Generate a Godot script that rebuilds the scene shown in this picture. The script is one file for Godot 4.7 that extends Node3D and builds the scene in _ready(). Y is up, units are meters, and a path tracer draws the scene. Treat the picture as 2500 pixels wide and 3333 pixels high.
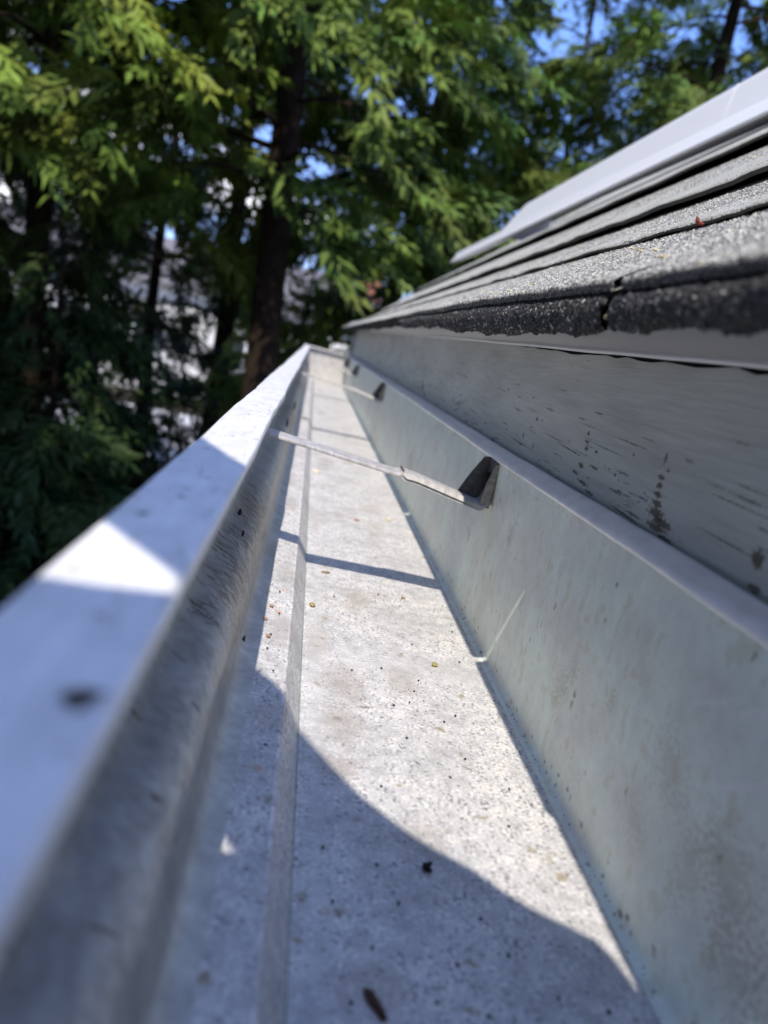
extends Node3D

# Distances along the gutter are in centimetres from the lens: x to the house, y up, z along the gutter away from the lens.
const EYE := Vector3(0, 3.4, 0)
var M := {}
var taken := {}
var rng := RandomNumberGenerator.new()

func P(x: float, y: float, z: float) -> Vector3:
	return Vector3(x * 0.01, EYE.y + y * 0.01, -z * 0.01)

# ------------------------------------------------------------------ meshes
class Mb:
	var v := PackedVector3Array()
	var n := PackedVector3Array()
	var uv := PackedVector2Array()
	var ix := PackedInt32Array()
	func tri(a: int, b: int, c: int) -> void:
		var g := (v[c] - v[a]).cross(v[b] - v[a])
		ix.append(a)
		if g.dot(n[a] + n[b] + n[c]) >= 0.0:
			ix.append(b)
			ix.append(c)
		else:
			ix.append(c)
			ix.append(b)
	# w columns by h rows of points; ref tells which way the surface faces
	func grid(w: int, h: int, pts: PackedVector3Array, uvs: PackedVector2Array, ref: PackedVector3Array, skip := {}) -> void:
		var o := v.size()
		for j in h:
			for i in w:
				var k := j * w + i
				var du := pts[j * w + mini(i + 1, w - 1)] - pts[j * w + maxi(i - 1, 0)]
				var dv := pts[mini(j + 1, h - 1) * w + i] - pts[maxi(j - 1, 0) * w + i]
				var nn := du.cross(dv).normalized()
				if nn.length() < 0.5:
					nn = ref[k]
				if nn.dot(ref[k]) < 0.0:
					nn = -nn
				v.append(pts[k])
				n.append(nn)
				uv.append(uvs[k])
		for j in h - 1:
			for i in w - 1:
				if skip.has(j * w + i):
					continue
				var a := o + j * w + i
				tri(a, a + 1, a + w)
				tri(a + 1, a + w + 1, a + w)
	func quad(a: Vector3, b: Vector3, c: Vector3, d: Vector3, nn: Vector3, s := 1.0) -> void:
		var o := v.size()
		for p in [a, b, c, d]:
			v.append(p)
			n.append(nn)
			uv.append(Vector2(p.x + p.z, p.y + p.z * 0.3) * s)
		tri(o, o + 1, o + 2)
		tri(o, o + 2, o + 3)
	# a box with chamfered edges, e[0..2] half sizes along the basis
	func box(t: Transform3D, e: Vector3, ch := 0.0) -> void:
		var c := Vector3(ch, ch, ch)
		var m := e - c
		for ax in 3:
			for s in [-1.0, 1.0]:
				var p := []
				for q in [[-1, -1], [1, -1], [1, 1], [-1, 1]]:
					var w := Vector3.ZERO
					w[ax] = s * e[ax]
					w[(ax + 1) % 3] = q[0] * m[(ax + 1) % 3]
					w[(ax + 2) % 3] = q[1] * m[(ax + 2) % 3]
					p.append(t * w)
				var nn := Vector3.ZERO
				nn[ax] = s
				quad(p[0], p[1], p[2], p[3], (t.basis * nn).normalized(), 8.0)
		if ch <= 0.0:
			return
		for ax in 3:
			var b1 := (ax + 1) % 3
			var b2 := (ax + 2) % 3
			for s1 in [-1.0, 1.0]:
				for s2 in [-1.0, 1.0]:
					var p := []
					for q in [[-1, 0], [1, 0], [1, 1], [-1, 1]]:
						var w := Vector3.ZERO
						w[ax] = q[0] * m[ax]
						w[b1] = s1 * (e[b1] if q[1] == 0 else m[b1])
						w[b2] = s2 * (m[b2] if q[1] == 0 else e[b2])
						p.append(t * w)
					var nn := Vector3.ZERO
					nn[b1] = s1
					nn[b2] = s2
					quad(p[0], p[1], p[2], p[3], (t.basis * nn).normalized(), 8.0)
		for s0 in [-1.0, 1.0]:
			for s1 in [-1.0, 1.0]:
				for s2 in [-1.0, 1.0]:
					var o := v.size()
					var s := Vector3(s0, s1, s2)
					for ax in 3:
						var w := s * m
						w[ax] = s[ax] * e[ax]
						v.append(t * w)
						n.append((t.basis * s).normalized())
						uv.append(Vector2(w.x, w.y))
					tri(o, o + 1, o + 2)
	func tube(path: PackedVector3Array, radii: PackedFloat32Array, sides := 8, closed := true) -> void:
		var pts := PackedVector3Array()
		var uvs := PackedVector2Array()
		var ref := PackedVector3Array()
		var along := 0.0
		for k in path.size():
			var d := (path[mini(k + 1, path.size() - 1)] - path[maxi(k - 1, 0)]).normalized()
			var sx := d.cross(Vector3(0.31, 0.2, 0.93)).normalized()
			if absf(d.dot(Vector3(0.31, 0.2, 0.93))) > 0.95:
				sx = d.cross(Vector3(1, 0, 0)).normalized()
			var sy := d.cross(sx)
			if k > 0:
				along += path[k].distance_to(path[k - 1])
			for i in sides + 1:
				var a := TAU * i / sides
				var o := sx * cos(a) + sy * sin(a)
				pts.append(path[k] + o * radii[k])
				ref.append(o)
				uvs.append(Vector2(float(i) / sides * maxf(0.2, roundf(radii[0] * 12.0)), along * 1.2))
		grid(sides + 1, path.size(), pts, uvs, ref)
		if closed:
			for e in [0, path.size() - 1]:
				var nn := (path[e] - path[1 if e == 0 else e - 1]).normalized()
				for i in sides:
					var o := v.size()
					for p in [path[e], pts[e * (sides + 1) + i], pts[e * (sides + 1) + i + 1]]:
						v.append(p)
						n.append(nn)
						uv.append(Vector2.ZERO)
					tri(o, o + 1, o + 2)
	func mesh(material: Material) -> ArrayMesh:
		var a := []
		a.resize(Mesh.ARRAY_MAX)
		a[Mesh.ARRAY_VERTEX] = v
		a[Mesh.ARRAY_NORMAL] = n
		a[Mesh.ARRAY_TEX_UV] = uv
		a[Mesh.ARRAY_INDEX] = ix
		var m := ArrayMesh.new()
		m.add_surface_from_arrays(Mesh.PRIMITIVE_TRIANGLES, a)
		m.surface_set_material(0, material)
		return m

func numbered(called: String, parent: Node) -> String:
	var key := "%d/%s" % [parent.get_instance_id(), called]
	taken[key] = taken.get(key, -1) + 1
	return called if taken[key] == 0 else "%s_%03d" % [called, taken[key]]

func put(called: String, mesh: Mesh, parent: Node, material: Material = null) -> MeshInstance3D:
	var o := MeshInstance3D.new()
	o.mesh = mesh
	if material:
		o.material_override = material
	o.name = numbered(called, parent)
	parent.add_child(o, true)
	return o

func tag(o: Node, label: String, category: String, group := "") -> Node:
	o.set_meta("label", label)
	o.set_meta("category", category)
	if group:
		o.set_meta("group", group)
	return o

func thing(called: String, at: Vector3, label: String, category: String, group := "") -> Node3D:
	var o := Node3D.new()
	o.name = numbered(called, self)
	add_child(o, true)
	o.position = at
	tag(o, label, category, group)
	return o

# ------------------------------------------------------------------ textures
func noise(w: int, h: int, freq: float, sd: int, oct := 3, cell := false) -> PackedByteArray:
	var f := FastNoiseLite.new()
	f.seed = sd
	f.frequency = freq
	f.noise_type = FastNoiseLite.TYPE_CELLULAR if cell else FastNoiseLite.TYPE_SIMPLEX_SMOOTH
	f.fractal_type = FastNoiseLite.FRACTAL_FBM if oct > 1 else FastNoiseLite.FRACTAL_NONE
	f.fractal_octaves = oct
	return f.get_seamless_image(w, h).get_data()

func stretched(w: int, h: int, sw: int, sh: int, freq: float, sd: int, oct := 3) -> PackedByteArray:
	var f := FastNoiseLite.new()
	f.seed = sd
	f.frequency = freq
	f.fractal_octaves = oct
	var im := f.get_seamless_image(w / sw, h / sh)
	im.resize(w, h, Image.INTERPOLATE_CUBIC)
	return im.get_data()

class Canvas:
	var w: int
	var h: int
	var d := PackedByteArray()
	var rough := FastNoiseLite.new()
	func _init(ww: int, hh: int) -> void:
		w = ww
		h = hh
		d.resize(w * h * 3)
		rough.seed = 5
		rough.frequency = 0.09
		rough.fractal_octaves = 3
	func blot(cx: float, cy: float, rx: float, ry: float, turn: float, c: Color, a: float, ragged := 0.6) -> void:
		var r := int(maxf(rx, ry) * 1.5) + 2
		var cs := cos(turn)
		var sn := sin(turn)
		for y in range(int(cy) - r, int(cy) + r + 1):
			if y < 0 or y >= h:
				continue
			for x in range(int(cx) - r, int(cx) + r + 1):
				var dx := x - cx
				var dy := y - cy
				var q := Vector2((dx * cs + dy * sn) / rx, (-dx * sn + dy * cs) / ry).length()
				q += ragged * rough.get_noise_2d(x * 1.7, y * 1.7)
				if q < 1.0:
					var k := a * minf(1.0, (1.0 - q) * 2.5)
					var o := (y * w + posmod(x, w)) * 3
					d[o] = int(lerpf(d[o], c.r * 255, k))
					d[o + 1] = int(lerpf(d[o + 1], c.g * 255, k))
					d[o + 2] = int(lerpf(d[o + 2], c.b * 255, k))
	func texture() -> ImageTexture:
		return ImageTexture.create_from_image(Image.create_from_data(w, h, false, Image.FORMAT_RGB8, d))

func mat(called: String, tex: Texture2D, rough: float, spec := 0.5, color := Color.WHITE) -> StandardMaterial3D:
	var m := StandardMaterial3D.new()
	m.resource_name = called
	m.albedo_texture = tex
	m.albedo_color = color
	m.roughness = rough
	m.metallic_specular = spec
	M[called] = m
	return m

func lin(r: float, g: float, b: float) -> Color:
	return Color(r, g, b).linear_to_srgb()

# every sheet texture covers 51.2 cm along the gutter (u) and 12.8 cm across (v): 0.25 mm a texel
func sheet_textures() -> void:
	var w := 2048
	var h := 512
	# pan: chalky white aluminium, pitted and freckled
	var a := noise(w, h, 0.16, 11, 2)
	var b := noise(w, h, 0.035, 12, 3)
	var c := noise(w, h, 0.006, 13, 3)
	var e := stretched(w, h, 4, 1, 0.12, 14, 2)
	var t := Canvas.new(w, h)
	for k in w * h:
		var f := a[k] / 255.0
		var g := b[k] / 255.0
		var l := c[k] / 255.0
		var s := e[k] / 255.0
		var q := 0.76 + (g - 0.5) * 0.16 + (l - 0.5) * 0.14
		var pit := smoothstep(0.60, 0.78, f * 0.62 + s * 0.38 + (l - 0.5) * 0.16)
		q -= pit * 0.24
		q += smoothstep(0.55, 0.8, 1.0 - f) * 0.10
		var warm := smoothstep(0.55, 0.85, g * 0.6 + l * 0.4)
		t.d[k * 3] = clampi(int(255 * q), 0, 255)
		t.d[k * 3 + 1] = clampi(int(255 * (q * 0.992 - warm * 0.012)), 0, 255)
		t.d[k * 3 + 2] = clampi(int(255 * (q * 0.985 - warm * 0.03)), 0, 255)
	rng.seed = 3
	for k in 120:
		var br := rng.randf()
		t.blot(rng.randf() * w, rng.randf_range(0, 420), rng.randf_range(3, 12), rng.randf_range(2, 7), rng.randf() * PI, Color(0.42 + 0.15 * br, 0.36 + 0.1 * br, 0.27), rng.randf_range(0.15, 0.5))
	for k in 150:
		t.blot(rng.randf() * w, rng.randf() * h, rng.randf_range(1.0, 3.2), rng.randf_range(0.9, 2.2), rng.randf() * PI, Color(0.22, 0.20, 0.18), rng.randf_range(0.15, 0.5), 0.5)
	for k in 26:
		t.blot(rng.randf() * w, rng.randf() * h, rng.randf_range(30, 90), rng.randf_range(14, 40), 0.0, Color(0.62, 0.58, 0.54), rng.randf_range(0.15, 0.4))
	for k in 9:
		t.blot(rng.randf() * w, 370 + rng.randf() * 30, rng.randf_range(6, 14), rng.randf_range(4, 8), rng.randf() * PI, Color(0.72, 0.48, 0.33), 0.4)
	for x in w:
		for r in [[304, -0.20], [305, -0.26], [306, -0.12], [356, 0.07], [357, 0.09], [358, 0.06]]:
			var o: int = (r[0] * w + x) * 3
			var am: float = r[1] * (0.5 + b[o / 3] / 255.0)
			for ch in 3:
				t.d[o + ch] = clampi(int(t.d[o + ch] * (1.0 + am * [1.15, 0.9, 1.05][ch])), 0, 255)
	mat("pan", t.texture(), 0.55, 0.45)
	# back wall: pale green grey, brown tide marks and drips
	b = noise(w, h, 0.03, 21, 4)
	c = noise(w, h, 0.007, 22, 3)
	e = stretched(w, h, 1, 6, 0.03, 23, 3)
	a = noise(w, h, 0.2, 24, 1)
	t = Canvas.new(w, h)
	for k in w * h:
		var g := b[k] / 255.0 - 0.5
		var l := c[k] / 255.0 - 0.5
		var s := e[k] / 255.0
		var q := 0.905 + g * 0.08 + l * 0.12 + (a[k] / 255.0 - 0.5) * 0.03
		var st := smoothstep(0.60, 0.95, s * 0.55 + 0.225 + g * 0.9 + l * 0.4) * 0.7
		var grn := l * 0.04
		t.d[k * 3] = clampi(int(255 * (q * 0.967 - st * 0.10 - grn)), 0, 255)
		t.d[k * 3 + 1] = clampi(int(255 * (q - st * 0.13)), 0, 255)
		t.d[k * 3 + 2] = clampi(int(255 * (q * 0.95 - st * 0.16)), 0, 255)
	var brown := Color(0.36, 0.28, 0.2)
	for s in [[31.0, -6.4, 0.35, 0.7, 0.75], [22.1, -9.1, 0.5, 0.6, 0.45], [21.4, -8.2, 0.35, 0.5, 0.5], [18.6, -7.8, 0.25, 0.3, 0.6], [15.0, -7.7, 0.9, 0.7, 0.5], [12.2, -8.2, 1.2, 0.8, 0.6], [11.3, -9.6, 1.0, 0.7, 0.7], [16.0, -9.6, 0.7, 0.5, 0.3], [13.4, -9.0, 0.6, 1.0, 0.4], [24.5, -5.8, 0.3, 0.4, 0.3], [19.5, -10.6, 0.5, 0.4, 0.35], [10.2, -8.8, 0.8, 1.0, 0.5], [27.5, -8.0, 0.25, 0.5, 0.35], [26.0, -9.8, 0.3, 0.5, 0.3], [17.2, -6.5, 0.4, 0.3, 0.3], [38.0, -8.2, 0.3, 0.5, 0.3], [43.0, -7.4, 0.3, 0.5, 0.3]]:
		t.blot(s[0] * 40.0, (s[1] + 12.0) * 40.0, s[2] * 40.0, s[3] * 40.0, 0.3, brown, s[4] * 0.26, 1.5)
	for k in 90:
		t.blot(rng.randf() * w, rng.randf_range(10, 330), rng.randf_range(1.5, 4), rng.randf_range(2, 8), 0.2, brown, rng.randf_range(0.1, 0.5), 0.6)
	for k in 60:   # grime where the wall meets the pan
		t.blot(rng.randf() * w, rng.randf_range(6, 34), rng.randf_range(2, 6), rng.randf_range(1.5, 4), 0.0, Color(0.33, 0.29, 0.23), rng.randf_range(0.2, 0.6), 0.6)
	for s in [[14.2, -5.6, 1.1, 0.10, -0.5], [12.6, -6.6, 1.0, 0.12, -0.6], [15.8, -6.2, 0.45, 0.12, -1.2], [12.9, -5.2, 0.8, 0.1, -0.5], [11.6, -7.2, 0.9, 0.08, -0.6], [17.3, -5.4, 0.5, 0.06, -1.1], [13.6, -7.8, 0.35, 0.2, 0.3], [11.0, -6.2, 0.7, 0.09, -0.8]]:
		t.blot(s[0] * 40.0, (s[1] + 12.0) * 40.0, s[2] * 40.0, s[3] * 40.0, s[4], Color(0.95, 0.95, 0.93), 0.5, 1.1)
	mat("wall", t.texture(), 0.5, 0.45)
	# front: grey with sooty runs that follow the curve
	e = stretched(w, h, 1, 16, 0.10, 31, 3)
	a = stretched(w, h, 1, 32, 0.28, 32, 2)
	b = noise(w, h, 0.012, 33, 3)
	c = noise(w, h, 0.05, 34, 3)
	t = Canvas.new(w, h)
	for y in h:
		for x in w:
			var k := y * w + x
			# runs fall from the lip and bend along the crest, which lies 1.9 cm up
			var bend := 130.0 * exp(-maxf(0.0, y - 92.0) / 40.0) if y > 92 else 130.0 * exp(-(92.0 - y) / 22.0)
			var sh := posmod(x + int((b[k] / 255.0 - 0.5) * 24.0 + bend), w)
			var s := e[y * w + sh] / 255.0 * 0.5 + a[y * w + sh] / 255.0 * 0.5
			var l := b[posmod(k + 517, w * h)] / 255.0
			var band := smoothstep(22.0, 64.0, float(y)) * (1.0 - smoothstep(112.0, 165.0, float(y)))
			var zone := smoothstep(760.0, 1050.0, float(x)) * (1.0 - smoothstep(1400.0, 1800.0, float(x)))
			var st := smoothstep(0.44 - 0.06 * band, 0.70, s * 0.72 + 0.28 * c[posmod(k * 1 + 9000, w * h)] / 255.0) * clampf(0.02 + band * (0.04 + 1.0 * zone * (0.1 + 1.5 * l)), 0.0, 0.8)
			var q := 0.58 + (c[k] / 255.0 - 0.5) * 0.12 + (l - 0.5) * 0.16 + 0.22 * exp(-pow((y - 104.0) / 16.0, 2.0)) * (0.35 + 0.5 * c[k] / 255.0) + 0.16 * smoothstep(44.0, 14.0, float(y))  # crest rows paler: scuffed metal plus sky light painted into the colour
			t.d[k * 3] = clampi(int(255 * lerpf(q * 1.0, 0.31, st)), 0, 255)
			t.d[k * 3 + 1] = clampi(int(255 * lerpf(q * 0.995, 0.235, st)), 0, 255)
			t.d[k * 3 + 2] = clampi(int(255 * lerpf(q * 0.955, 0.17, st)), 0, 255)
	for k in 150:
		t.blot(rng.randf_range(800, 1600), rng.randf_range(50, 150), rng.randf_range(2, 5), rng.randf_range(6, 26), rng.randf_range(0.1, 0.7), Color(0.30, 0.235, 0.17), rng.randf_range(0.3, 0.8), 0.9)
	for k in 110:
		t.blot(rng.randf() * w, rng.randf_range(60, 280), rng.randf_range(2, 4), rng.randf_range(4, 14), rng.randf_range(-0.2, 0.2), Color(0.25, 0.19, 0.14), rng.randf_range(0.2, 0.7), 0.7)
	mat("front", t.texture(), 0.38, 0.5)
	# lip: white enamel, a little dull and flecked
	b = noise(w, h, 0.02, 41, 4)
	c = stretched(w, h, 6, 1, 0.05, 42, 2)
	t = Canvas.new(w, h)
	for k in w * h:
		var q := 0.93 + (b[k] / 255.0 - 0.5) * 0.08 + (c[k] / 255.0 - 0.5) * 0.06
		t.d[k * 3] = clampi(int(255 * q), 0, 255)
		t.d[k * 3 + 1] = clampi(int(255 * q * 0.998), 0, 255)
		t.d[k * 3 + 2] = clampi(int(255 * q * 1.0), 0, 255)
	for k in 70:
		t.blot(rng.randf() * w, rng.randf() * 110, rng.randf_range(2, 7), rng.randf_range(1.5, 5), rng.randf() * PI, Color(0.45, 0.43, 0.42), rng.randf_range(0.15, 0.5), 0.7)
	for k in 160:
		t.blot(rng.randf() * w, rng.randf_range(8, 105), rng.randf_range(6, 40), rng.randf_range(0.8, 2.0), rng.randf_range(-0.3, 0.3), Color(0.7, 0.69, 0.68), rng.randf_range(0.15, 0.5), 0.7)
	for s in [[5.9, 1.7, 7.0, 0.9], [11.9, 0.9, 4.0, 0.6], [13.5, 1.2, 4.0, 0.5], [15.5, 1.4, 3.0, 0.4], [22.0, 1.2, 3.0, 0.6], [27.7, 1.2, 2.5, 0.9], [28.4, 1.0, 2.0, 0.9], [32.8, 1.3, 2.5, 0.7], [19.0, 0.9, 3.0, 0.5], [21.4, 0.9, 1.6, 0.8]]:
		t.blot(s[0] * 40.0, s[1] * 40.0, s[2] * 1.2, s[2], 0.4, Color(0.2, 0.16, 0.14), s[3], 0.5)
	mat("lip", t.texture(), 0.32, 0.5)
	# fascia: painted wood, raised grain, cracks and dark water stains; v runs down from y = 3 cm
	h = 512
	e = stretched(w, h, 16, 1, 0.09, 51, 3)
	a = stretched(w, h, 24, 1, 0.22, 52, 2)
	b = stretched(w, h, 4, 1, 0.008, 53, 2)
	c = noise(w, h, 0.06, 54, 2)
	var hm := PackedByteArray()
	hm.resize(w * h)
	t = Canvas.new(w, h)
	for y in h:
		for x in w:
			var k := y * w + x
			var l := b[k] / 255.0
			var yy := posmod(y + int((l - 0.5) * 8.0), h)
			var s := e[yy * w + x] / 255.0
			var fine := a[yy * w + x] / 255.0
			var crack := smoothstep(0.70, 0.80, fine * 0.7 + (l - 0.5) * 0.5 + 0.22 * smoothstep(120.0, 290.0, float(y)) - 0.06 + (c[k] / 255.0 - 0.5) * 0.2)
			var q := 0.77 + (s - 0.5) * 0.06 + (l - 0.5) * 0.08 + (fine - 0.5) * 0.05
			q = lerpf(q, 0.26, crack * 0.75)
			t.d[k * 3] = clampi(int(255 * q * 0.985), 0, 255)
			t.d[k * 3 + 1] = clampi(int(255 * q), 0, 255)
			t.d[k * 3 + 2] = clampi(int(255 * q * 0.965), 0, 255)
			hm[k] = clampi(int(255 * (0.55 + (s - 0.5) * 0.12 + (fine - 0.5) * 0.22 - crack * 0.4)), 0, 255)
	var dark := Color(0.27, 0.225, 0.17)
	for s in [[20.9, -2.75, 0.55, 0.16], [20.4, -2.95, 0.7, 0.14], [20.7, -3.15, 0.65, 0.12], [21.0, -2.5, 0.35, 0.12], [21.1, -2.25, 0.3, 0.09], [20.0, -3.3, 0.6, 0.07], [21.15, -2.0, 0.22, 0.10], [21.2, -1.75, 0.24, 0.08], [21.25, -1.2, 0.12, 0.18], [20.9, -1.5, 0.16, 0.05],
		[27.7, -1.35, 0.14, 0.10], [27.6, -1.65, 0.3, 0.06], [27.5, -1.9, 0.25, 0.08], [27.6, -2.55, 0.3, 0.10], [26.5, -1.85, 0.2, 0.06], [26.3, -2.4, 0.5, 0.05], [27.0, -3.1, 0.6, 0.07], [26.2, -3.3, 0.5, 0.06], [28.0, -2.9, 0.4, 0.05], [34.4, -1.6, 0.2, 0.1], [35.9, -2.6, 0.12, 0.14], [34.0, -2.8, 0.1, 0.16], [15.7, -2.55, 0.28, 0.22], [15.5, -3.2, 0.3, 0.1], [24.4, -2.3, 0.12, 0.06], [23.0, -3.3, 1.2, 0.04], [29.3, -2.2, 1.6, 0.03], [19.0, -3.5, 2.0, 0.04]]:
		t.blot(s[0] * 40.0, (3.0 - s[1]) * 40.0, s[2] * 40.0, s[3] * 44.0, -0.03, dark, 0.66, 0.55)
	for k in 90:
		t.blot(rng.randf() * w, rng.randf_range(120, 330), rng.randf_range(3, 26), rng.randf_range(1, 2.5), 0.0, dark, rng.randf_range(0.2, 0.7), 0.8)
	for k in 70:
		t.blot(rng.randf() * w, rng.randf_range(150, 300), rng.randf_range(14, 70), rng.randf_range(0.7, 1.3), -0.01, dark, rng.randf_range(0.25, 0.7), 0.7)
	for k in 30:
		t.blot(rng.randf() * w, rng.randf_range(60, 300), rng.randf_range(20, 90), rng.randf_range(5, 16), 0.0, Color(0.64, 0.64, 0.62), rng.randf_range(0.15, 0.4), 0.9)
	var m := mat("fascia", t.texture(), 0.75, 0.35)
	m.heightmap_enabled = true
	m.heightmap_scale = 0.05
	m.heightmap_texture = ImageTexture.create_from_image(Image.create_from_data(w, h, false, Image.FORMAT_L8, hm))
	# asphalt shingle: 1024 texels over 12 cm
	w = 1024
	h = 1024
	a = noise(w, h, 0.11, 61, 1, true)
	b = noise(w, h, 0.22, 62, 2)
	c = noise(w, h, 0.008, 63, 3)
	t = Canvas.new(w, h)
	for k in w * h:
		var f := a[k] / 255.0
		var g := b[k] / 255.0
		var q := 0.74 + (g - 0.5) * 0.40 + (f - 0.5) * 0.16 + (c[k] / 255.0 - 0.5) * 0.10
		t.d[k * 3] = clampi(int(255 * q), 0, 255)
		t.d[k * 3 + 1] = clampi(int(255 * q * 0.995), 0, 255)
		t.d[k * 3 + 2] = clampi(int(255 * q * 0.945), 0, 255)
	var sm := mat("shingle", t.texture(), 0.85, 0.4)
	sm.heightmap_enabled = true
	sm.heightmap_scale = 0.08
	sm.heightmap_texture = ImageTexture.create_from_image(Image.create_from_data(w, h, false, Image.FORMAT_L8, b))
	mat("shingle_edge", t.texture(), 0.9, 0.3, Color(0.45, 0.45, 0.45))  # shingle colour darkened to carry the shade in the gaps between courses
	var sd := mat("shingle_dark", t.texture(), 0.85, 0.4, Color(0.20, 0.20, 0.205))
	sd.heightmap_enabled = true
	sd.heightmap_scale = 0.08
	sd.heightmap_texture = sm.heightmap_texture
	# cast aluminium of the hangers
	w = 512
	h = 512
	b = noise(w, h, 0.03, 71, 4)
	a = noise(w, h, 0.15, 72, 2)
	t = Canvas.new(w, h)
	var u := Canvas.new(w, h)
	for k in w * h:
		var q := 0.70 + (b[k] / 255.0 - 0.5) * 0.22 + (a[k] / 255.0 - 0.5) * 0.12
		var p := 0.33 + (b[k] / 255.0 - 0.5) * 0.22 + (a[k] / 255.0 - 0.5) * 0.10
		for ch in 3:
			t.d[k * 3 + ch] = clampi(int(255 * q * [1.0, 0.985, 0.975][ch]), 0, 255)
			u.d[k * 3 + ch] = clampi(int(255 * p * [1.0, 0.99, 0.97][ch]), 0, 255)
	mat("strap", t.texture(), 0.45, 0.5)
	mat("clip", u.texture(), 0.5, 0.5)
	mat("clip_pale", u.texture(), 0.5, 0.5, Color(1.5, 1.48, 1.42))  # brighter copy of the clip texture, for the near cheek
	# bark
	e = stretched(w, h, 1, 8, 0.06, 81, 4)
	t = Canvas.new(w, h)
	for k in w * h:
		var q := 0.17 + (e[k] / 255.0 - 0.5) * 0.22 + (b[k] / 255.0 - 0.5) * 0.1
		t.d[k * 3] = clampi(int(255 * q * 1.12), 0, 255)
		t.d[k * 3 + 1] = clampi(int(255 * q * 0.93), 0, 255)
		t.d[k * 3 + 2] = clampi(int(255 * q * 0.78), 0, 255)
	mat("bark", t.texture(), 0.95, 0.2)
	# soil and leaf litter, driveway
	a = noise(w, h, 0.07, 91, 3)
	t = Canvas.new(w, h)
	u = Canvas.new(w, h)
	for k in w * h:
		var q := 0.22 + (a[k] / 255.0 - 0.5) * 0.22 + (b[k] / 255.0 - 0.5) * 0.12
		var p := 0.72 + (a[k] / 255.0 - 0.5) * 0.12 + (b[k] / 255.0 - 0.5) * 0.12
		for ch in 3:
			t.d[k * 3 + ch] = clampi(int(255 * q * [1.05, 0.95, 0.75][ch]), 0, 255)
			u.d[k * 3 + ch] = clampi(int(255 * p * [1.0, 0.985, 0.96][ch]), 0, 255)
	mat("soil", t.texture(), 0.95, 0.2)
	mat("concrete", u.texture(), 0.9, 0.3)
	mat("metal_grey", null, 0.4, 0.5, lin(0.36, 0.36, 0.36))
	mat("white_metal", null, 0.35, 0.5, lin(0.88, 0.89, 0.91))
	mat("skin", null, 0.6, 0.4, lin(0.45, 0.27, 0.2))
	mat("black_glass", null, 0.2, 0.5, lin(0.02, 0.02, 0.02))
	mat("sealant", null, 0.5, 0.5, lin(0.78, 0.78, 0.74))
	mat("underside", null, 0.9, 0.2, lin(0.03, 0.03, 0.03))
	mat("siding", null, 0.8, 0.3, lin(0.62, 0.61, 0.58))
	mat("slate", null, 0.8, 0.3, lin(0.16, 0.15, 0.15))
	mat("pane", null, 0.1, 0.5, lin(0.03, 0.035, 0.04))
	mat("brick", null, 0.9, 0.2, lin(0.36, 0.16, 0.11))
	mat("grit", null, 0.9, 0.2).vertex_color_use_as_albedo = true
	mat("granule", null, 0.6, 0.5).vertex_color_use_as_albedo = true
	var lf := mat("leaf", null, 0.55, 0.35)
	lf.vertex_color_use_as_albedo = true
	lf.backlight_enabled = true
	lf.backlight = Color(0.5, 0.5, 0.5)

# ------------------------------------------------------------------ sheet metal
func rounded(pts: Array, radii: Array, steps := 5) -> PackedVector2Array:
	var out := PackedVector2Array()
	for k in pts.size():
		var p: Vector2 = pts[k]
		var r: float = radii[k]
		if k == 0 or k == pts.size() - 1 or r <= 0.0:
			out.append(p)
			continue
		var a: Vector2 = p + (pts[k - 1] - p).limit_length(r)
		var b: Vector2 = p + (pts[k + 1] - p).limit_length(r)
		for s in steps + 1:
			var f := float(s) / steps
			out.append(a.lerp(p, f).lerp(p.lerp(b, f), f))
	var dense := PackedVector2Array()
	for k in out.size() - 1:
		var n := maxi(1, int(out[k].distance_to(out[k + 1]) / 0.6))
		for s in n:
			dense.append(out[k].lerp(out[k + 1], float(s) / n))
	dense.append(out[out.size() - 1])
	return dense

func stations(z0: float, z1: float) -> PackedFloat32Array:
	var out := PackedFloat32Array()
	var z := z0
	while z < z1:
		out.append(z)
		z += 1.0 if z < 60.0 else 4.0
	out.append(z1)
	return out

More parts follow.
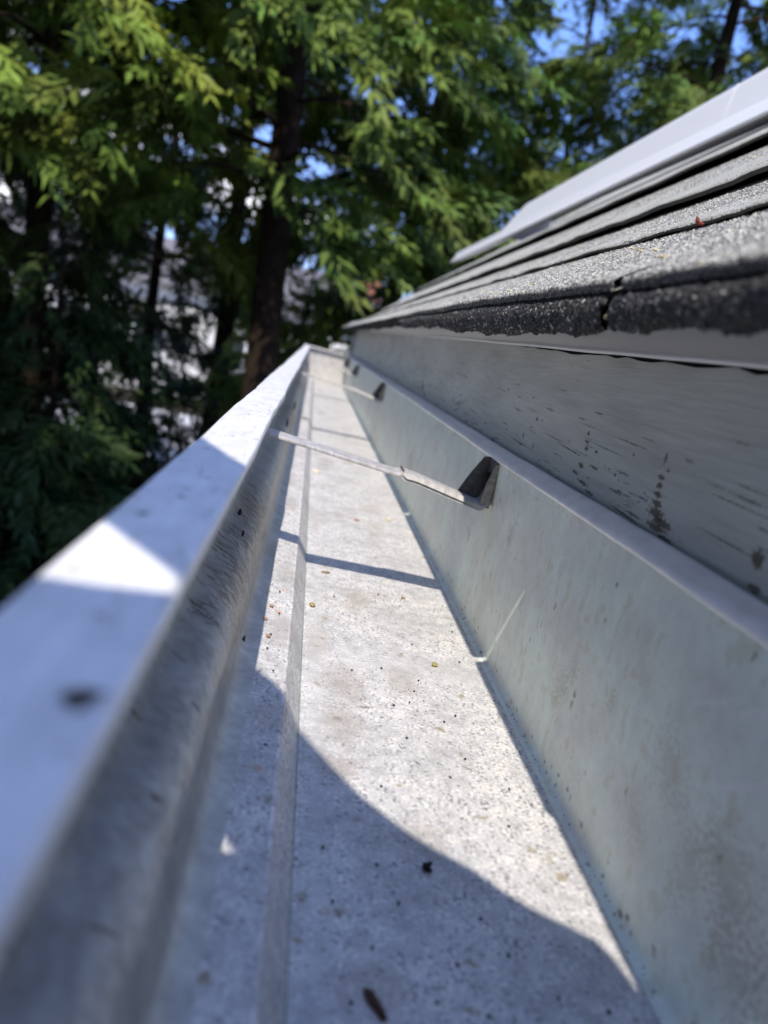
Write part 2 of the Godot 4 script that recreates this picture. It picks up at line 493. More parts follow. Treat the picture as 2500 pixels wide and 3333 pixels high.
# side = +1: the seen face lies to the left of the profile's direction
func sheet(profile: PackedVector2Array, z0: float, z1: float, thick: float, side: float, warp: Callable, v0 := 0.0) -> Mb:
	var zs := stations(z0, z1)
	var w := profile.size()
	var nn := PackedVector2Array()
	var arc := PackedFloat32Array()
	var s := 0.0
	for i in w:
		var d := (profile[mini(i + 1, w - 1)] - profile[maxi(i - 1, 0)]).normalized()
		nn.append(Vector2(-d.y, d.x) * side)
		if i:
			s += profile[i].distance_to(profile[i - 1])
		arc.append(s)
	var mb := Mb.new()
	for face in [0, 1]:
		var pts := PackedVector3Array()
		var uvs := PackedVector2Array()
		var ref := PackedVector3Array()
		for z in zs:
			for i in w:
				var p: Vector2 = profile[i] - nn[i] * thick * face + warp.call(profile[i], z)
				pts.append(P(p.x, p.y, z))
				uvs.append(Vector2(z / 51.2, (arc[i] + v0) / 12.8))
				ref.append(Vector3(nn[i].x, nn[i].y, 0) * (1 - 2 * face))
		mb.grid(w, zs.size(), pts, uvs, ref)
	for e in [0, w - 1]:
		var pts := PackedVector3Array()
		var uvs := PackedVector2Array()
		var ref := PackedVector3Array()
		var o := profile[e] - profile[1 if e == 0 else w - 2]
		for z in zs:
			for face in [0, 1]:
				var p: Vector2 = profile[e] - nn[e] * thick * face + warp.call(profile[e], z)
				pts.append(P(p.x, p.y, z))
				uvs.append(Vector2(z / 51.2, (arc[e] + v0) / 12.8))
				ref.append(Vector3(o.x, o.y, 0).normalized())
		mb.grid(2, zs.size(), pts, uvs, ref)
	for e in [0, zs.size() - 1]:
		for i in w - 1:
			var q := []
			for c in [[i, 0], [i + 1, 0], [i + 1, 1], [i, 1]]:
				var p: Vector2 = profile[c[0]] - nn[c[0]] * thick * c[1] + warp.call(profile[c[0]], zs[e])
				q.append(P(p.x, p.y, zs[e]))
			mb.quad(q[0], q[1], q[2], q[3], Vector3(0, 0, 1 if e == 0 else -1))
	return mb

var wob := FastNoiseLite.new()
func no_warp(_p: Vector2, _z: float) -> Vector2:
	return Vector2.ZERO
func lip_warp(_p: Vector2, z: float) -> Vector2:
	return Vector2(wob.get_noise_2d(z * 1.6, 3.0) * 0.10, wob.get_noise_2d(z * 2.2, 9.0) * 0.05) * clampf(z / 25.0, 0.2, 1.0)
func wall_warp(p: Vector2, z: float) -> Vector2:
	var k := clampf((p.y + 11.7) / 3.0, 0.0, 1.0)
	return Vector2(wob.get_noise_2d(z * 1.1, p.y * 4.0) * 0.12, 0.0) * k
func ogee_warp(p: Vector2, z: float) -> Vector2:
	var k := clampf((p.y + 10.5) / 2.0, 0.0, 1.0) * clampf((-3.4 - p.y) / 1.0, 0.0, 1.0)
	return Vector2(wob.get_noise_2d(z * 2.0, p.y * 5.0 + 40.0) * 0.16, wob.get_noise_2d(z * 2.0, p.y * 5.0 + 90.0) * 0.10) * k
func rim_warp(p: Vector2, z: float) -> Vector2:
	var k := clampf((p.y + 11.7) / 3.0, 0.0, 1.0)
	return Vector2(wob.get_noise_2d(z * 1.1, p.y * 4.0) * 0.12, 0.0) * k + Vector2(0, wob.get_noise_2d(z * 2.0, 200.0) * 0.05) * clampf((p.y + 4.6) / 0.5, 0.0, 1.0)

func build_gutter() -> void:
	var g := thing("rain_gutter", P(0, 0, 0) - P(0, 0, 0), "open white aluminium rain gutter running along the grey fascia board", "gutter")
	var z0 := -4.0
	var z1 := 209.0
	var pan := rounded([Vector2(9.3, -11.9), Vector2(1.67, -11.9), Vector2(1.05, -10.78), Vector2(0.0, -10.63)], [0, 0.06, 0.08, 0], 5)
	put("pan", sheet(pan, z0, z1, 0.08, -1.0, no_warp).mesh(M.pan), g)
	var front := rounded([Vector2(0.0, -10.63), Vector2(-0.55, -10.52), Vector2(-0.78, -9.7), Vector2(-0.86, -9.0), Vector2(-1.15, -8.45), Vector2(-1.7, -8.17), Vector2(-2.2, -7.95), Vector2(-2.5, -7.4), Vector2(-2.5, -3.42)], [0, 0.27, 0.34, 0.3, 0.3, 0.27, 0.26, 0.3, 0], 5)
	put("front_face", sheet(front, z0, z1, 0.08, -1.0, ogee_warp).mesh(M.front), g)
	var lip := rounded([Vector2(-2.62, -4.3), Vector2(-2.60, -3.2), Vector2(-1.03, -3.2), Vector2(-1.08, -3.62), Vector2(-1.45, -3.66)], [0, 0.16, 0.13, 0.12, 0], 6)
	put("lip", sheet(lip, z0, z1, 0.07, 1.0, lip_warp, -0.6).mesh(M.lip), g)
	var back := rounded([Vector2(9.3, -11.9), Vector2(9.6, -11.9), Vector2(9.6, -3.95)], [0, 0.25, 0], 5)
	put("back_wall", sheet(back, z0, z1, 0.08, 1.0, rim_warp).mesh(M.wall), g)
	var rim_fold := rounded([Vector2(9.56, -4.02), Vector2(9.46, -3.92), Vector2(9.52, -3.72), Vector2(9.78, -3.5), Vector2(10.05, -3.40), Vector2(10.12, -3.75)], [0, 0.06, 0.12, 0.25, 0.12, 0], 5)
	put("rim_fold", sheet(rim_fold, z0, z1, 0.06, 1.0, rim_warp, 5.0).mesh(M.lip), g)
	# end cap: a plate with a turned rim
	var outline := PackedVector2Array([Vector2(9.7, -3.5), Vector2(9.7, -12.0), Vector2(1.6, -12.0), Vector2(0.95, -10.9), Vector2(-0.95, -10.6), Vector2(-1.0, -9.2), Vector2(-1.95, -8.25), Vector2(-2.55, -7.0), Vector2(-2.6, -3.1)])
	var cap := Mb.new()
	var tri := Geometry2D.triangulate_polygon(outline)
	for face in [0, 1]:
		var o := cap.v.size()
		for p in outline:
			cap.v.append(P(p.x, p.y, z1 + 0.02 + face * 0.08))
			cap.n.append(Vector3(0, 0, 1 - 2 * face))
			cap.uv.append(Vector2(p.x, p.y) / 12.0)
		for k in range(0, tri.size(), 3):
			cap.tri(o + tri[k], o + tri[k + 1], o + tri[k + 2])
	var c := put("end_cap", cap.mesh(M.pan), g)
	var rim := Mb.new()
	rim.box(Transform3D(Basis(Vector3(0, 0, 1), -0.035), P(3.55, -3.25, z1 - 0.5)), Vector3(0.061, 0.0012, 0.006), 0.0005)
	put("rim", rim.mesh(M.lip), c)

func build_hanger(first: Node3D, z: float, label: String) -> Node3D:
	if first:
		var c: Node3D = first.duplicate()
		c.name = numbered("gutter_hanger", self)
		add_child(c, true)
		c.position = Vector3(0, 0, -z * 0.01)
		c.set_meta("label", label)
		return c
	var g := thing("gutter_hanger", Vector3(0, 0, -z * 0.01), label, "bracket", "hangers bridging the gutter")
	var X := func(x: float, y: float, zz: float) -> Vector3: return P(x, y, zz)
	# strap: a channel-shaped bar, flat on top, edges turned down, sloping a little to the house
	var mb := Mb.new()
	var sect := rounded([Vector2(0.0, -0.17), Vector2(-0.84, -0.17), Vector2(-0.84, 0.0), Vector2(0.84, 0.0), Vector2(0.84, -0.17), Vector2(0.0, -0.17)], [0, 0.05, 0.05, 0.05, 0.05, 0], 3)
	var pts0 := PackedVector3Array()
	var uvs0 := PackedVector2Array()
	var ref0 := PackedVector3Array()
	var nb := 24
	for k in nb + 1:
		var f := float(k) / nb
		var y := lerpf(-4.62, -5.50, f) + (0.16 * sin((f - 0.9) * 31.4) if f > 0.9 else 0.0)
		for q in sect:
			pts0.append(X.call(lerpf(-1.7, 5.75, f), y + q.y, q.x))
			uvs0.append(Vector2(f * 0.83, q.x / 9.0))
			ref0.append(Vector3(0, q.y + 0.085, -q.x * 0.1))
	mb.grid(sect.size(), nb + 1, pts0, uvs0, ref0)
	put("strap", mb.mesh(M.strap), g)
	# the end that overlaps it and carries the screw clip
	mb = Mb.new()
	var prof := rounded([Vector2(5.15, -5.22), Vector2(5.35, -5.36), Vector2(5.8, -5.38), Vector2(8.5, -5.98), Vector2(9.3, -6.15), Vector2(9.42, -5.7)], [0, 0.1, 0.2, 0.3, 0.35, 0], 4)
	for face in [0, 1]:
		var pts := PackedVector3Array()
		var uvs := PackedVector2Array()
		var ref := PackedVector3Array()
		for j in 5:
			var zz: float = [-0.90, -0.86, 0.0, 0.86, 0.90][j]
			var dy: float = [-0.22, 0.0, 0.03, 0.0, -0.22][j]
			for q in prof:
				pts.append(X.call(q.x - 0.05 * face, q.y + dy - 0.12 * face, zz * (1.0 - 0.08 * face)))
				uvs.append(Vector2(q.x / 9.0, zz / 9.0 + 0.4))
				ref.append((Vector3(0, 1, 0) if absf(zz) < 0.88 else Vector3(0, 0, -signf(zz))) * (1 - 2 * face))
		mb.grid(prof.size(), 5, pts, uvs, ref)
	put("overlapping_end", mb.mesh(M.strap), g)
	# clip: two cheeks and a web, dark with age
	for s in [-1.0, 1.0]:
		mb = Mb.new()
		var out := PackedVector2Array([Vector2(8.1, -6.15), Vector2(9.5, -6.25), Vector2(9.52, -3.98), Vector2(9.15, -4.0), Vector2(8.6, -5.0)] if s > 0 else [Vector2(9.02, -6.25), Vector2(9.5, -6.25), Vector2(9.52, -4.1), Vector2(9.36, -4.15), Vector2(9.1, -5.2)])
		var tri := Geometry2D.triangulate_polygon(out)
		for face in [0, 1]:
			var o := mb.v.size()
			for p in out:
				mb.v.append(X.call(p.x, p.y, s * 0.8 + (face - 0.5) * 0.12))
				mb.n.append(Vector3(0, 0, 1 - 2 * face))
				mb.uv.append(p / 6.0)
			for k in range(0, tri.size(), 3):
				mb.tri(o + tri[k], o + tri[k + 1], o + tri[k + 2])
		for k in out.size():
			var p := out[k]
			var q := out[(k + 1) % out.size()]
			var d := (q - p).normalized()
			var nn := Vector3(d.y, -d.x, 0)
			if nn.dot(Vector3(p.x - 9.1, p.y + 5.3, 0)) < 0:
				nn = -nn
			mb.quad(X.call(p.x, p.y, s * 0.8 - 0.06), X.call(q.x, q.y, s * 0.8 - 0.06), X.call(q.x, q.y, s * 0.8 + 0.06), X.call(p.x, p.y, s * 0.8 + 0.06), nn, 6.0)
		put("clip_cheek", mb.mesh(M.clip if s > 0 else M.clip_pale), g)
	mb = Mb.new()
	mb.box(Transform3D(Basis(), X.call(9.49, -5.1, 0)), Vector3(0.0006, 0.0105, 0.0074), 0.0002)
	put("clip_web", mb.mesh(M.clip), g)
	mb = Mb.new()
	mb.tube(PackedVector3Array([X.call(9.46, -5.05, 0.0), X.call(9.2, -5.05, 0.0), X.call(9.1, -5.05, 0.0)]), PackedFloat32Array([0.004, 0.0042, 0.003]), 6)
	put("screw", mb.mesh(M.underside), g)
	return g

# ------------------------------------------------------------------ house
const PITCH := 0.663   # radians
func eave_y(z: float) -> float:
	return 2.82 + 0.36 * smoothstep(13.0, 45.0, z) + 0.0035 * maxf(0.0, z - 45.0) + wob.get_noise_2d(z * 2.2, 400.0) * 0.09
func ragged(z: float) -> float:
	return 0.02 + 0.16 * smoothstep(44.0, 30.0, z) * clampf(0.55 + 1.6 * wob.get_noise_2d(z * 9.0, 700.0) + 0.5 * wob.get_noise_2d(z * 60.0, 720.0), 0.0, 1.0)
func fringe_y(z: float) -> float:
	var y := 1.74 - 0.12 * smoothstep(12.0, 25.0, z) + 0.75 * smoothstep(28.0, 68.0, z) + 0.002 * maxf(0.0, z - 68.0)
	return y + wob.get_noise_2d(z * 5.0, 500.0) * lerpf(0.2, 0.6, smoothstep(45.0, 70.0, z)) + wob.get_noise_2d(z * 22.0, 520.0) * 0.06
func hem_y(z: float) -> float:
	return 1.40 + 0.0115 * (z - 17.0)
# a point of the roof: t up the slope, k off it
func R(t: float, k: float, z: float) -> Vector3:
	var a := PITCH - 0.075 * clampf(1.25 - t / 16.0, 0.0, 1.0)
	var x := 7.03 + t * cos(a) - k * sin(a)
	return P(x, lerpf(eave_y(z), 2.85, clampf(t / 14.0, 0.0, 1.0)) + t * sin(a) + k * cos(a), z)

const NOTCH := [19.4, 46.8, 79.0, 109.5, 140.0, 170.5, 201.0]
func shingle(parent: Node, called: String, t0: float, t1: float, z0: float, z1: float, k0: float, k1: float, thick: float, sd: float, m: Material, cut := 0.0, lift := 0.0) -> MeshInstance3D:
	var zs := PackedFloat32Array()
	var z := z0
	while z < z1 - 0.3:
		zs.append(z)
		z += 0.8 if z < 60.0 else 2.5
	zs.append(z1)
	if cut > 0.0:
		for q in NOTCH:
			for e in [-0.32, 0.32]:
				if q + e > z0 and q + e < z1:
					zs.append(q + e)
		zs.sort()
	var ts := PackedFloat32Array([t0, t0 + 0.06, t0 + 0.25, t0 + 0.6])
	var tt := t0 + 1.05
	while tt < t1:
		ts.append(tt)
		tt += 1.2
	ts.append(t1)
	var mb := Mb.new()
	var w := ts.size()
	var skip := {}
	if cut > 0.0:
		for j in zs.size() - 1:
			for q in NOTCH:
				if absf((zs[j] + zs[j + 1]) * 0.5 - q) < 0.32:
					for i in 4:
						skip[j * w + i] = true
	for face in [0, 1]:
		var pts := PackedVector3Array()
		var uvs := PackedVector2Array()
		var ref := PackedVector3Array()
		for zz in zs:
			var curl := lift * clampf(wob.get_noise_2d(zz * 2.6, sd) * 1.6 + 0.4, 0.0, 1.0)
			var edge := wob.get_noise_2d(zz * 9.0, sd + 50.0) * 0.05 * (0.35 if cut > 0.0 else 1.0)
			for i in w:
				var f := (ts[i] - t0) / (t1 - t0)
				var k := lerpf(k0, k1, f) + wob.get_noise_2d(zz * 3.0, sd + ts[i] * 3.0) * 0.05 + curl * pow(1.0 - f, 4.0)
				var rnd := 0.0
				if i == 0:
					rnd = 0.10
				elif i == 1:
					rnd = 0.03
				pts.append(R(ts[i] + (edge if i < 4 else 0.0), k - (thick if face else rnd) , zz))
				uvs.append(Vector2(zz / 12.0, ts[i] / 12.0 + sd * 0.37))
				ref.append(Vector3(-0.6, 0.8, 0) * (1 - 2 * face))
		mb.grid(w, zs.size(), pts, uvs, ref, skip)
	# front edge
	var pts2 := PackedVector3Array()
	var uvs2 := PackedVector2Array()
	var ref2 := PackedVector3Array()
	var sk := {}
	for j in zs.size():
		for face in [0, 1]:
			pts2.append(mb.v[j * w + face * w * zs.size()])
			uvs2.append(Vector2(zs[j] / 12.0, face * thick / 12.0))
			ref2.append(Vector3(-0.8, -0.6, 0))
		if skip.has(j * w):
			sk[j * 2] = true
	var butt := Mb.new()
	butt.grid(2, zs.size(), pts2, uvs2, ref2, sk)
	for e in [0, zs.size() - 1]:
		for i in w - 1:
			var a: int = e * w + i
			var o := w * zs.size()
			mb.quad(mb.v[a], mb.v[a + 1], mb.v[a + 1 + o], mb.v[a + o], Vector3(0, 0, 1 if e == 0 else -1), 8.0)
	var o := put(called, mb.mesh(m), parent)
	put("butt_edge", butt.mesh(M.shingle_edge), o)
	return o

func grain_mesh() -> ArrayMesh:
	var mb := Mb.new()
	var ps := [Vector3(1, 0, 0.1), Vector3(-0.8, 0.2, 0), Vector3(0.1, 0.85, 0), Vector3(0, -0.9, 0.1), Vector3(0, 0.1, 0.9), Vector3(0.2, 0, -1)]
	for s in [[0, 2, 4], [0, 2, 5], [0, 3, 4], [0, 3, 5], [1, 2, 4], [1, 2, 5], [1, 3, 4], [1, 3, 5]]:
		var o := mb.v.size()
		var c: Vector3 = (ps[s[0]] + ps[s[1]] + ps[s[2]]).normalized()
		for k in 3:
			mb.v.append(ps[s[k]])
			mb.n.append(c)
			mb.uv.append(Vector2.ZERO)
		mb.tri(o, o + 1, o + 2)
	return mb.mesh(null)

func scatter(called: String, parent: Node, mesh: Mesh, xs: Array, cols: Array, m: Material) -> MultiMeshInstance3D:
	var mm := MultiMesh.new()
	mm.transform_format = MultiMesh.TRANSFORM_3D
	mm.use_colors = true
	mm.mesh = mesh
	mm.instance_count = xs.size()
	for k in xs.size():
		mm.set_instance_transform(k, xs[k])
		mm.set_instance_color(k, cols[k])
	var o := MultiMeshInstance3D.new()
	o.multimesh = mm
	o.material_override = m
	o.name = numbered(called, parent)
	parent.add_child(o, true)
	return o

# the same, but joined into one mesh
func joined(called: String, parent: Node, mesh: Mesh, xs: Array, cols: Array, m: Material) -> MeshInstance3D:
	var src := mesh.surface_get_arrays(0)
	var sv: PackedVector3Array = src[Mesh.ARRAY_VERTEX]
	var sn: PackedVector3Array = src[Mesh.ARRAY_NORMAL]
	var si: PackedInt32Array = src[Mesh.ARRAY_INDEX]
	var v := PackedVector3Array()
	var n := PackedVector3Array()
	var c := PackedColorArray()
	var ix := PackedInt32Array()
	for k in xs.size():
		var t: Transform3D = xs[k]
		var o := v.size()
		v.append_array(t * sv)
		n.append_array(Transform3D(t.basis.orthonormalized()) * sn)
		var cc := PackedColorArray()
		cc.resize(sv.size())
		cc.fill(cols[k])
		c.append_array(cc)
		for i in si:
			ix.append(o + i)
	var a := []
	a.resize(Mesh.ARRAY_MAX)
	a[Mesh.ARRAY_VERTEX] = v
	a[Mesh.ARRAY_NORMAL] = n
	a[Mesh.ARRAY_COLOR] = c
	a[Mesh.ARRAY_INDEX] = ix
	var am := ArrayMesh.new()
	am.add_surface_from_arrays(Mesh.PRIMITIVE_TRIANGLES, a)
	return put(called, am, parent, m)

func any_turn() -> Basis:
	return Basis(Quaternion(rng.randfn(), rng.randfn(), rng.randfn(), rng.randfn()).normalized())

func build_house() -> void:
	var h := thing("house", Vector3.ZERO, "house eave with weathered grey fascia board under dark asphalt shingles", "house")
	# fascia board
	var mb := sheet(rounded([Vector2(10.52, 1.5), Vector2(10.5, -15.0)], [0, 0]), -30.0, 233.0, 2.0, -1.0, func(p: Vector2, z: float) -> Vector2: return Vector2(0, (hem_y(z) - 1.5 - ragged(z)) if p.y > 1.0 else (hem_y(z) - 1.4)) , 1.3)
	put("fascia_board", mb.mesh(M.fascia), h)
	# drip edge: face, hem turned out at the bottom
	var sag := func(_p: Vector2, z: float) -> Vector2: return Vector2(wob.get_noise_2d(z, 300.0) * 0.03, hem_y(z) - 1.4 + wob.get_noise_2d(z * 1.5, 310.0) * 0.03)
	var drip := rounded([Vector2(9.9, 3.6), Vector2(8.25, 2.3), Vector2(8.4, 2.0), Vector2(9.2, 1.86), Vector2(9.75, 1.50), Vector2(9.98, 1.47)], [0, 0.1, 0.15, 0.25, 0.1, 0], 4)
	var de := put("drip_edge", sheet(drip, -30.0, 234.0, 0.05, -1.0, sag).mesh(M.metal_grey), h)
	var fold := rounded([Vector2(9.90, 1.50), Vector2(9.86, 1.37), Vector2(10.05, 1.31), Vector2(10.36, 1.46)], [0, 0.05, 0.08, 0], 4)
	put("hem", sheet(fold, -30.0, 234.0, 0.05, -1.0, sag).mesh(M.white_metal), de)  # white here puts the bright highlight of the fold into its colour
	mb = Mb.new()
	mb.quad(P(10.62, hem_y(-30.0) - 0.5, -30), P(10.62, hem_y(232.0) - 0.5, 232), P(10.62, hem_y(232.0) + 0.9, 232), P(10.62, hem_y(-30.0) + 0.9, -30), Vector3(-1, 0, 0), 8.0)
	put("slit_shade_sheet", mb.mesh(M.underside), h)  # near-black sheet added behind the fascia top so the slit reads as shade
	# boards under the shingles, and the wall and gable that carry them
	mb = Mb.new()
	for face in [0, 1]:
		var k: float = -1.2 - 1.8 * face
		mb.quad(R(3.2, k, -30), R(420, k, -30), R(420, k, 234), R(3.2, k, 234), Vector3(-0.6, 0.8, 0) * (1 - 2 * face))
	mb.quad(R(3.2, -1.2, 234), R(420, -1.2, 234), R(420, -3.0, 234), R(3.2, -3.0, 234), Vector3(0, 0, -1))
	mb.quad(R(3.2, -1.2, -30), R(3.2, -1.2, 234), R(3.2, -3.0, 234), R(3.2, -3.0, -30), Vector3(-1, 0, 0))
	put("roof_deck", mb.mesh(M.slate), h)
	mb = Mb.new()
	mb.box(Transform3D(Basis(), Vector3(2.4, 1.62, -1.0)), Vector3(2.0, 1.62, 1.25))
	put("wall", mb.mesh(M.siding), h)
	mb = Mb.new()
	mb.quad(P(14, 1, 226), R(400, -3.2, 226), P(410, 1, 226), P(410, 1, 226), Vector3(0, 0, -1))
	put("gable", mb.mesh(M.siding), h)
	# starter strip with its drooping fringe, then three courses of shingles
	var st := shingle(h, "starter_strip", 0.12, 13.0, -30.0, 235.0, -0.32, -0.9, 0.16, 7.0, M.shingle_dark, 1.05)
	mb = Mb.new()
	var zs := PackedFloat32Array()
	var z := -30.0
	while z < 235.0:
		zs.append(z)
		z += 0.25 if z > 8.0 and z < 70.0 else 0.8
	for q in NOTCH:
		for e in [-0.32, 0.32]:
			zs.append(q + e)
	zs.sort()
	var skip := {}
	var n := 9
	for face in [0, 1]:
		var pts := PackedVector3Array()
		var uvs := PackedVector2Array()
		var ref := PackedVector3Array()
		for j in zs.size():
			var top := eave_y(zs[j]) - 0.30
			var bot := fringe_y(zs[j])
			for i in n:
				var f := float(i) / (n - 1)
				var x: float = 7.16 - 0.10 * sin(f * PI) + 0.25 * f * f + 0.30 * face + wob.get_noise_2d(zs[j] * 6.0, 600.0 + f * 20.0) * 0.05
				pts.append(P(x, lerpf(top, bot, f) + (0.1 * face if i == n - 1 else 0.0), zs[j]))
				uvs.append(Vector2(zs[j] / 12.0, f * 0.15 + face * 0.3))
				ref.append(Vector3(-1 + 2 * face, -0.2, 0))
			# the tear in the fringe slants the way the sun comes through it
			for q in NOTCH:
				if j < zs.size() - 1:
					for i in n:
						if absf((zs[j] + zs[j + 1]) * 0.5 - q - 0.74 * (top + 0.2 - lerpf(top, bot, (i + 0.5) / (n - 1)))) < 0.32:
							skip[j * n + i] = true
		mb.grid(n, zs.size(), pts, uvs, ref, skip)
	var b0 := mb.v.size() / 2
	var pp := PackedVector3Array()
	var pu := PackedVector2Array()
	var pr := PackedVector3Array()
	for j in zs.size():
		pp.append(mb.v[j * n + n - 1])
		pp.append(mb.v[b0 + j * n + n - 1])
		for s in 2:
			pu.append(Vector2(zs[j] / 12.0, s * 0.03))
			pr.append(Vector3(0, -1, 0))
	var cutb := {}
	for j in zs.size() - 1:
		for q in NOTCH:
			if absf((zs[j] + zs[j + 1]) * 0.5 - q - 0.74 * (eave_y(zs[j]) - 0.1 - fringe_y(zs[j]))) < 0.34:
				cutb[j * 2] = true
	mb.grid(2, zs.size(), pp, pu, pr, cutb)
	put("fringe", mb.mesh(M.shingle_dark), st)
	var zed := [[-30.0, 68.0, 159.4, 235.5], [-30.0, 22.0, 113.3, 204.7, 235.6], [-30.0, 52.0, 143.4, 235.4]]
	for r in 3:
		for k in zed[r].size() - 1:
			var gap := 0.07
			if r == 0:
				shingle(h, "shingle", 0.0, 13.6, zed[r][k] + gap, zed[r][k + 1] - gap, 0.0, -0.5, 0.28, 20.0 + k, M.shingle, 1.05)
				shingle(h, "shingle", 6.2, 13.6, zed[r][k] + gap, zed[r][k + 1] - gap, 0.02, -0.25, 0.2, 30.0 + k, M.shingle, 0.0, 0.12)
			elif r == 1:
				shingle(h, "shingle", 12.6, 27.0, zed[r][k] + gap, zed[r][k + 1] - gap, 0.36, -0.35, 0.30, 40.0 + k, M.shingle, 0.0, 0.12)
			else:
				shingle(h, "shingle", 25.6, 40.0, zed[r][k] + gap, zed[r][k + 1] - gap, 0.62, 0.4, 0.30, 50.0 + k, M.shingle, 0.0, 0.06)
	put("shingle", _upper_roof(), h)
	# loose mineral granules: on the fringe, then on the first courses
	var grain := grain_mesh()
	rng.seed = 77
	var xs := []
	var cols := []
	for k in 15000:
		var zz := 9.0 + 62.0 * pow(rng.randf(), 1.5)
		var top := eave_y(zz) - 0.45
		var bot := fringe_y(zz)
		var f := rng.randf()
		var p := P(7.16 - 0.10 * sin(f * PI) + 0.25 * f * f - 0.02, lerpf(top, bot, f), zz)
		var cut := false
		for q in NOTCH:
			cut = cut or absf(zz - q - 0.74 * (top + 0.2 - lerpf(top, bot, f))) < 0.36
		if cut:
			continue
		xs.append(Transform3D(any_turn().scaled(Vector3.ONE * rng.randf_range(0.0006, 0.0012) * (1.0 + 0.35 * smoothstep(25.0, 14.0, zz))), p))
		var q2 := 0.02 + 0.07 * pow(rng.randf(), 3.0) + (0.45 * rng.randf() if rng.randf() < 0.09 else 0.0)
		cols.append(Color(q2, q2, q2 * 1.02))
	scatter("granules", st, grain, xs, cols, M.granule).set_meta("kind", "stuff")
	xs = []
	cols = []
	for k in 60000:
		var zz := 9.0 + 75.0 * pow(rng.randf(), 1.35)
		var t := rng.randf_range(0.02, 12.4) if rng.randf() < 0.62 else rng.randf_range(12.7, 25.0)
		var kk := lerpf(0.0, -0.46, t / 13.6)
		if t > 6.2:
			kk = lerpf(0.02, -0.23, (t - 6.2) / 7.4)
		if t > 12.6:
			kk = lerpf(0.36, -0.30, (t - 12.6) / 14.4)
		var cut := false
		for q in NOTCH:
			cut = cut or (absf(zz - q) < 0.35 and t < 1.1)
		if cut:
			continue
		xs.append(Transform3D(any_turn().scaled(Vector3.ONE * rng.randf_range(0.0004, 0.0008)), R(t, kk - 0.01, zz)))
		var q2 := 0.16 + 0.42 * pow(rng.randf(), 1.4)
		if rng.randf() < 0.02:
			cols.append(Color(q2 * 1.5, q2 * 1.35, q2 * 0.8))
		else:
			cols.append(Color(q2, q2 * 0.99, q2 * 0.94))
	for k in 9000:
		var zz := 9.0 + 60.0 * pow(rng.randf(), 1.4)
		var cut := false
		for q in NOTCH:
			cut = cut or absf(zz - q) < 0.35
		if cut:
			continue
		var f := pow(rng.randf(), 1.6)
		xs.append(Transform3D(any_turn().scaled(Vector3.ONE * rng.randf_range(0.0004, 0.0008)), R(0.02 - 0.03 * f, -0.08 - 0.2 * f, zz)))
		var q2 := 0.06 + 0.3 * pow(rng.randf(), 2.0)
		cols.append(Color(q2, q2, q2 * 0.98))
	scatter("granules", h, grain, xs, cols, M.granule).set_meta("kind", "stuff")

func _upper_roof() -> ArrayMesh:
	var mb := Mb.new()
	mb.quad(R(38, 0.2, -30), R(420, -0.2, -30), R(420, -0.2, 235), R(38, 0.2, 235), Vector3(-0.6, 0.8, 0), 8.0)
	return mb.mesh(M.shingle)

func build_white_panel() -> void:
	var g := thing("roof_flashing", Vector3.ZERO, "long white sheet metal box flashing raised above the third row of shingles", "flashing")
	var rise := func(_p: Vector2, z: float) -> Vector2: return Vector2(0, (0.017 if _p.y > 28.0 else 0.012) * (z - 72.0))
	var base := rounded([Vector2(38.5, 28.2), Vector2(35.3, 26.9), Vector2(34.7, 26.5), Vector2(36.15, 28.75), Vector2(36.35, 28.95)], [0, 0.3, 0.3, 0.2, 0], 5)
	put("base_flange", sheet(base, -30.0, 235.0, 0.12, -1.0, rise).mesh(M.white_metal), g)
	# body with a slanting far end
	var mb := Mb.new()
	var prof := rounded([Vector2(36.32, 28.8), Vector2(38.2, 33.5), Vector2(38.6, 34.2), Vector2(39.2, 34.5), Vector2(47.0, 37.6)], [0, 0.35, 0.3, 0.4, 0], 6)
	var zs := stations(-30.0, 170.0)
	for side in [0, 1]:
		var pts := PackedVector3Array()
		var uvs := PackedVector2Array()
		var ref := PackedVector3Array()
		for z in zs:
			for i in prof.size():
				var q := prof[i]
				var zz := z
				if z >= 170.0:
					zz += 11.0 * clampf((34.2 - q.y) / 5.4, 0.0, 1.0)
				var d: float = 0.1 * side
				pts.append(P(q.x + d, q.y - d + 0.017 * (zz - 72.0), zz))
				uvs.append(Vector2(zz / 60.0, q.y / 60.0))
				ref.append(Vector3(-0.9, 0.5, 0) * (1 - 2 * side))
		mb.grid(prof.size(), zs.size(), pts, uvs, ref)
	put("panel", mb.mesh(M.white_metal), g)
	mb = Mb.new()
	mb.quad(P(36.36, 30.3, 181), P(38.5, 35.6, 170), P(46, 38.6, 170), P(46, 30.0, 181), Vector3(0, 0.2, -1))
	put("end_plate", mb.mesh(M.white_metal), g)
	mb = Mb.new()
	mb.tube(PackedVector3Array([P(36.36, 29.0, 82.0), P(38.2, 33.7, 85.0), P(38.6, 34.42, 85.6), P(39.2, 34.74, 86.0)]), PackedFloat32Array([0.0004, 0.0004, 0.0004, 0.0004]), 6)
	put("seam", mb.mesh(M.sealant), g)
	mb = Mb.new()
	mb.box(Transform3D(Basis(), P(40.0, 26.4, 100)), Vector3(0.012, 0.012, 1.3))
	put("support_rail", mb.mesh(M.underside), g)

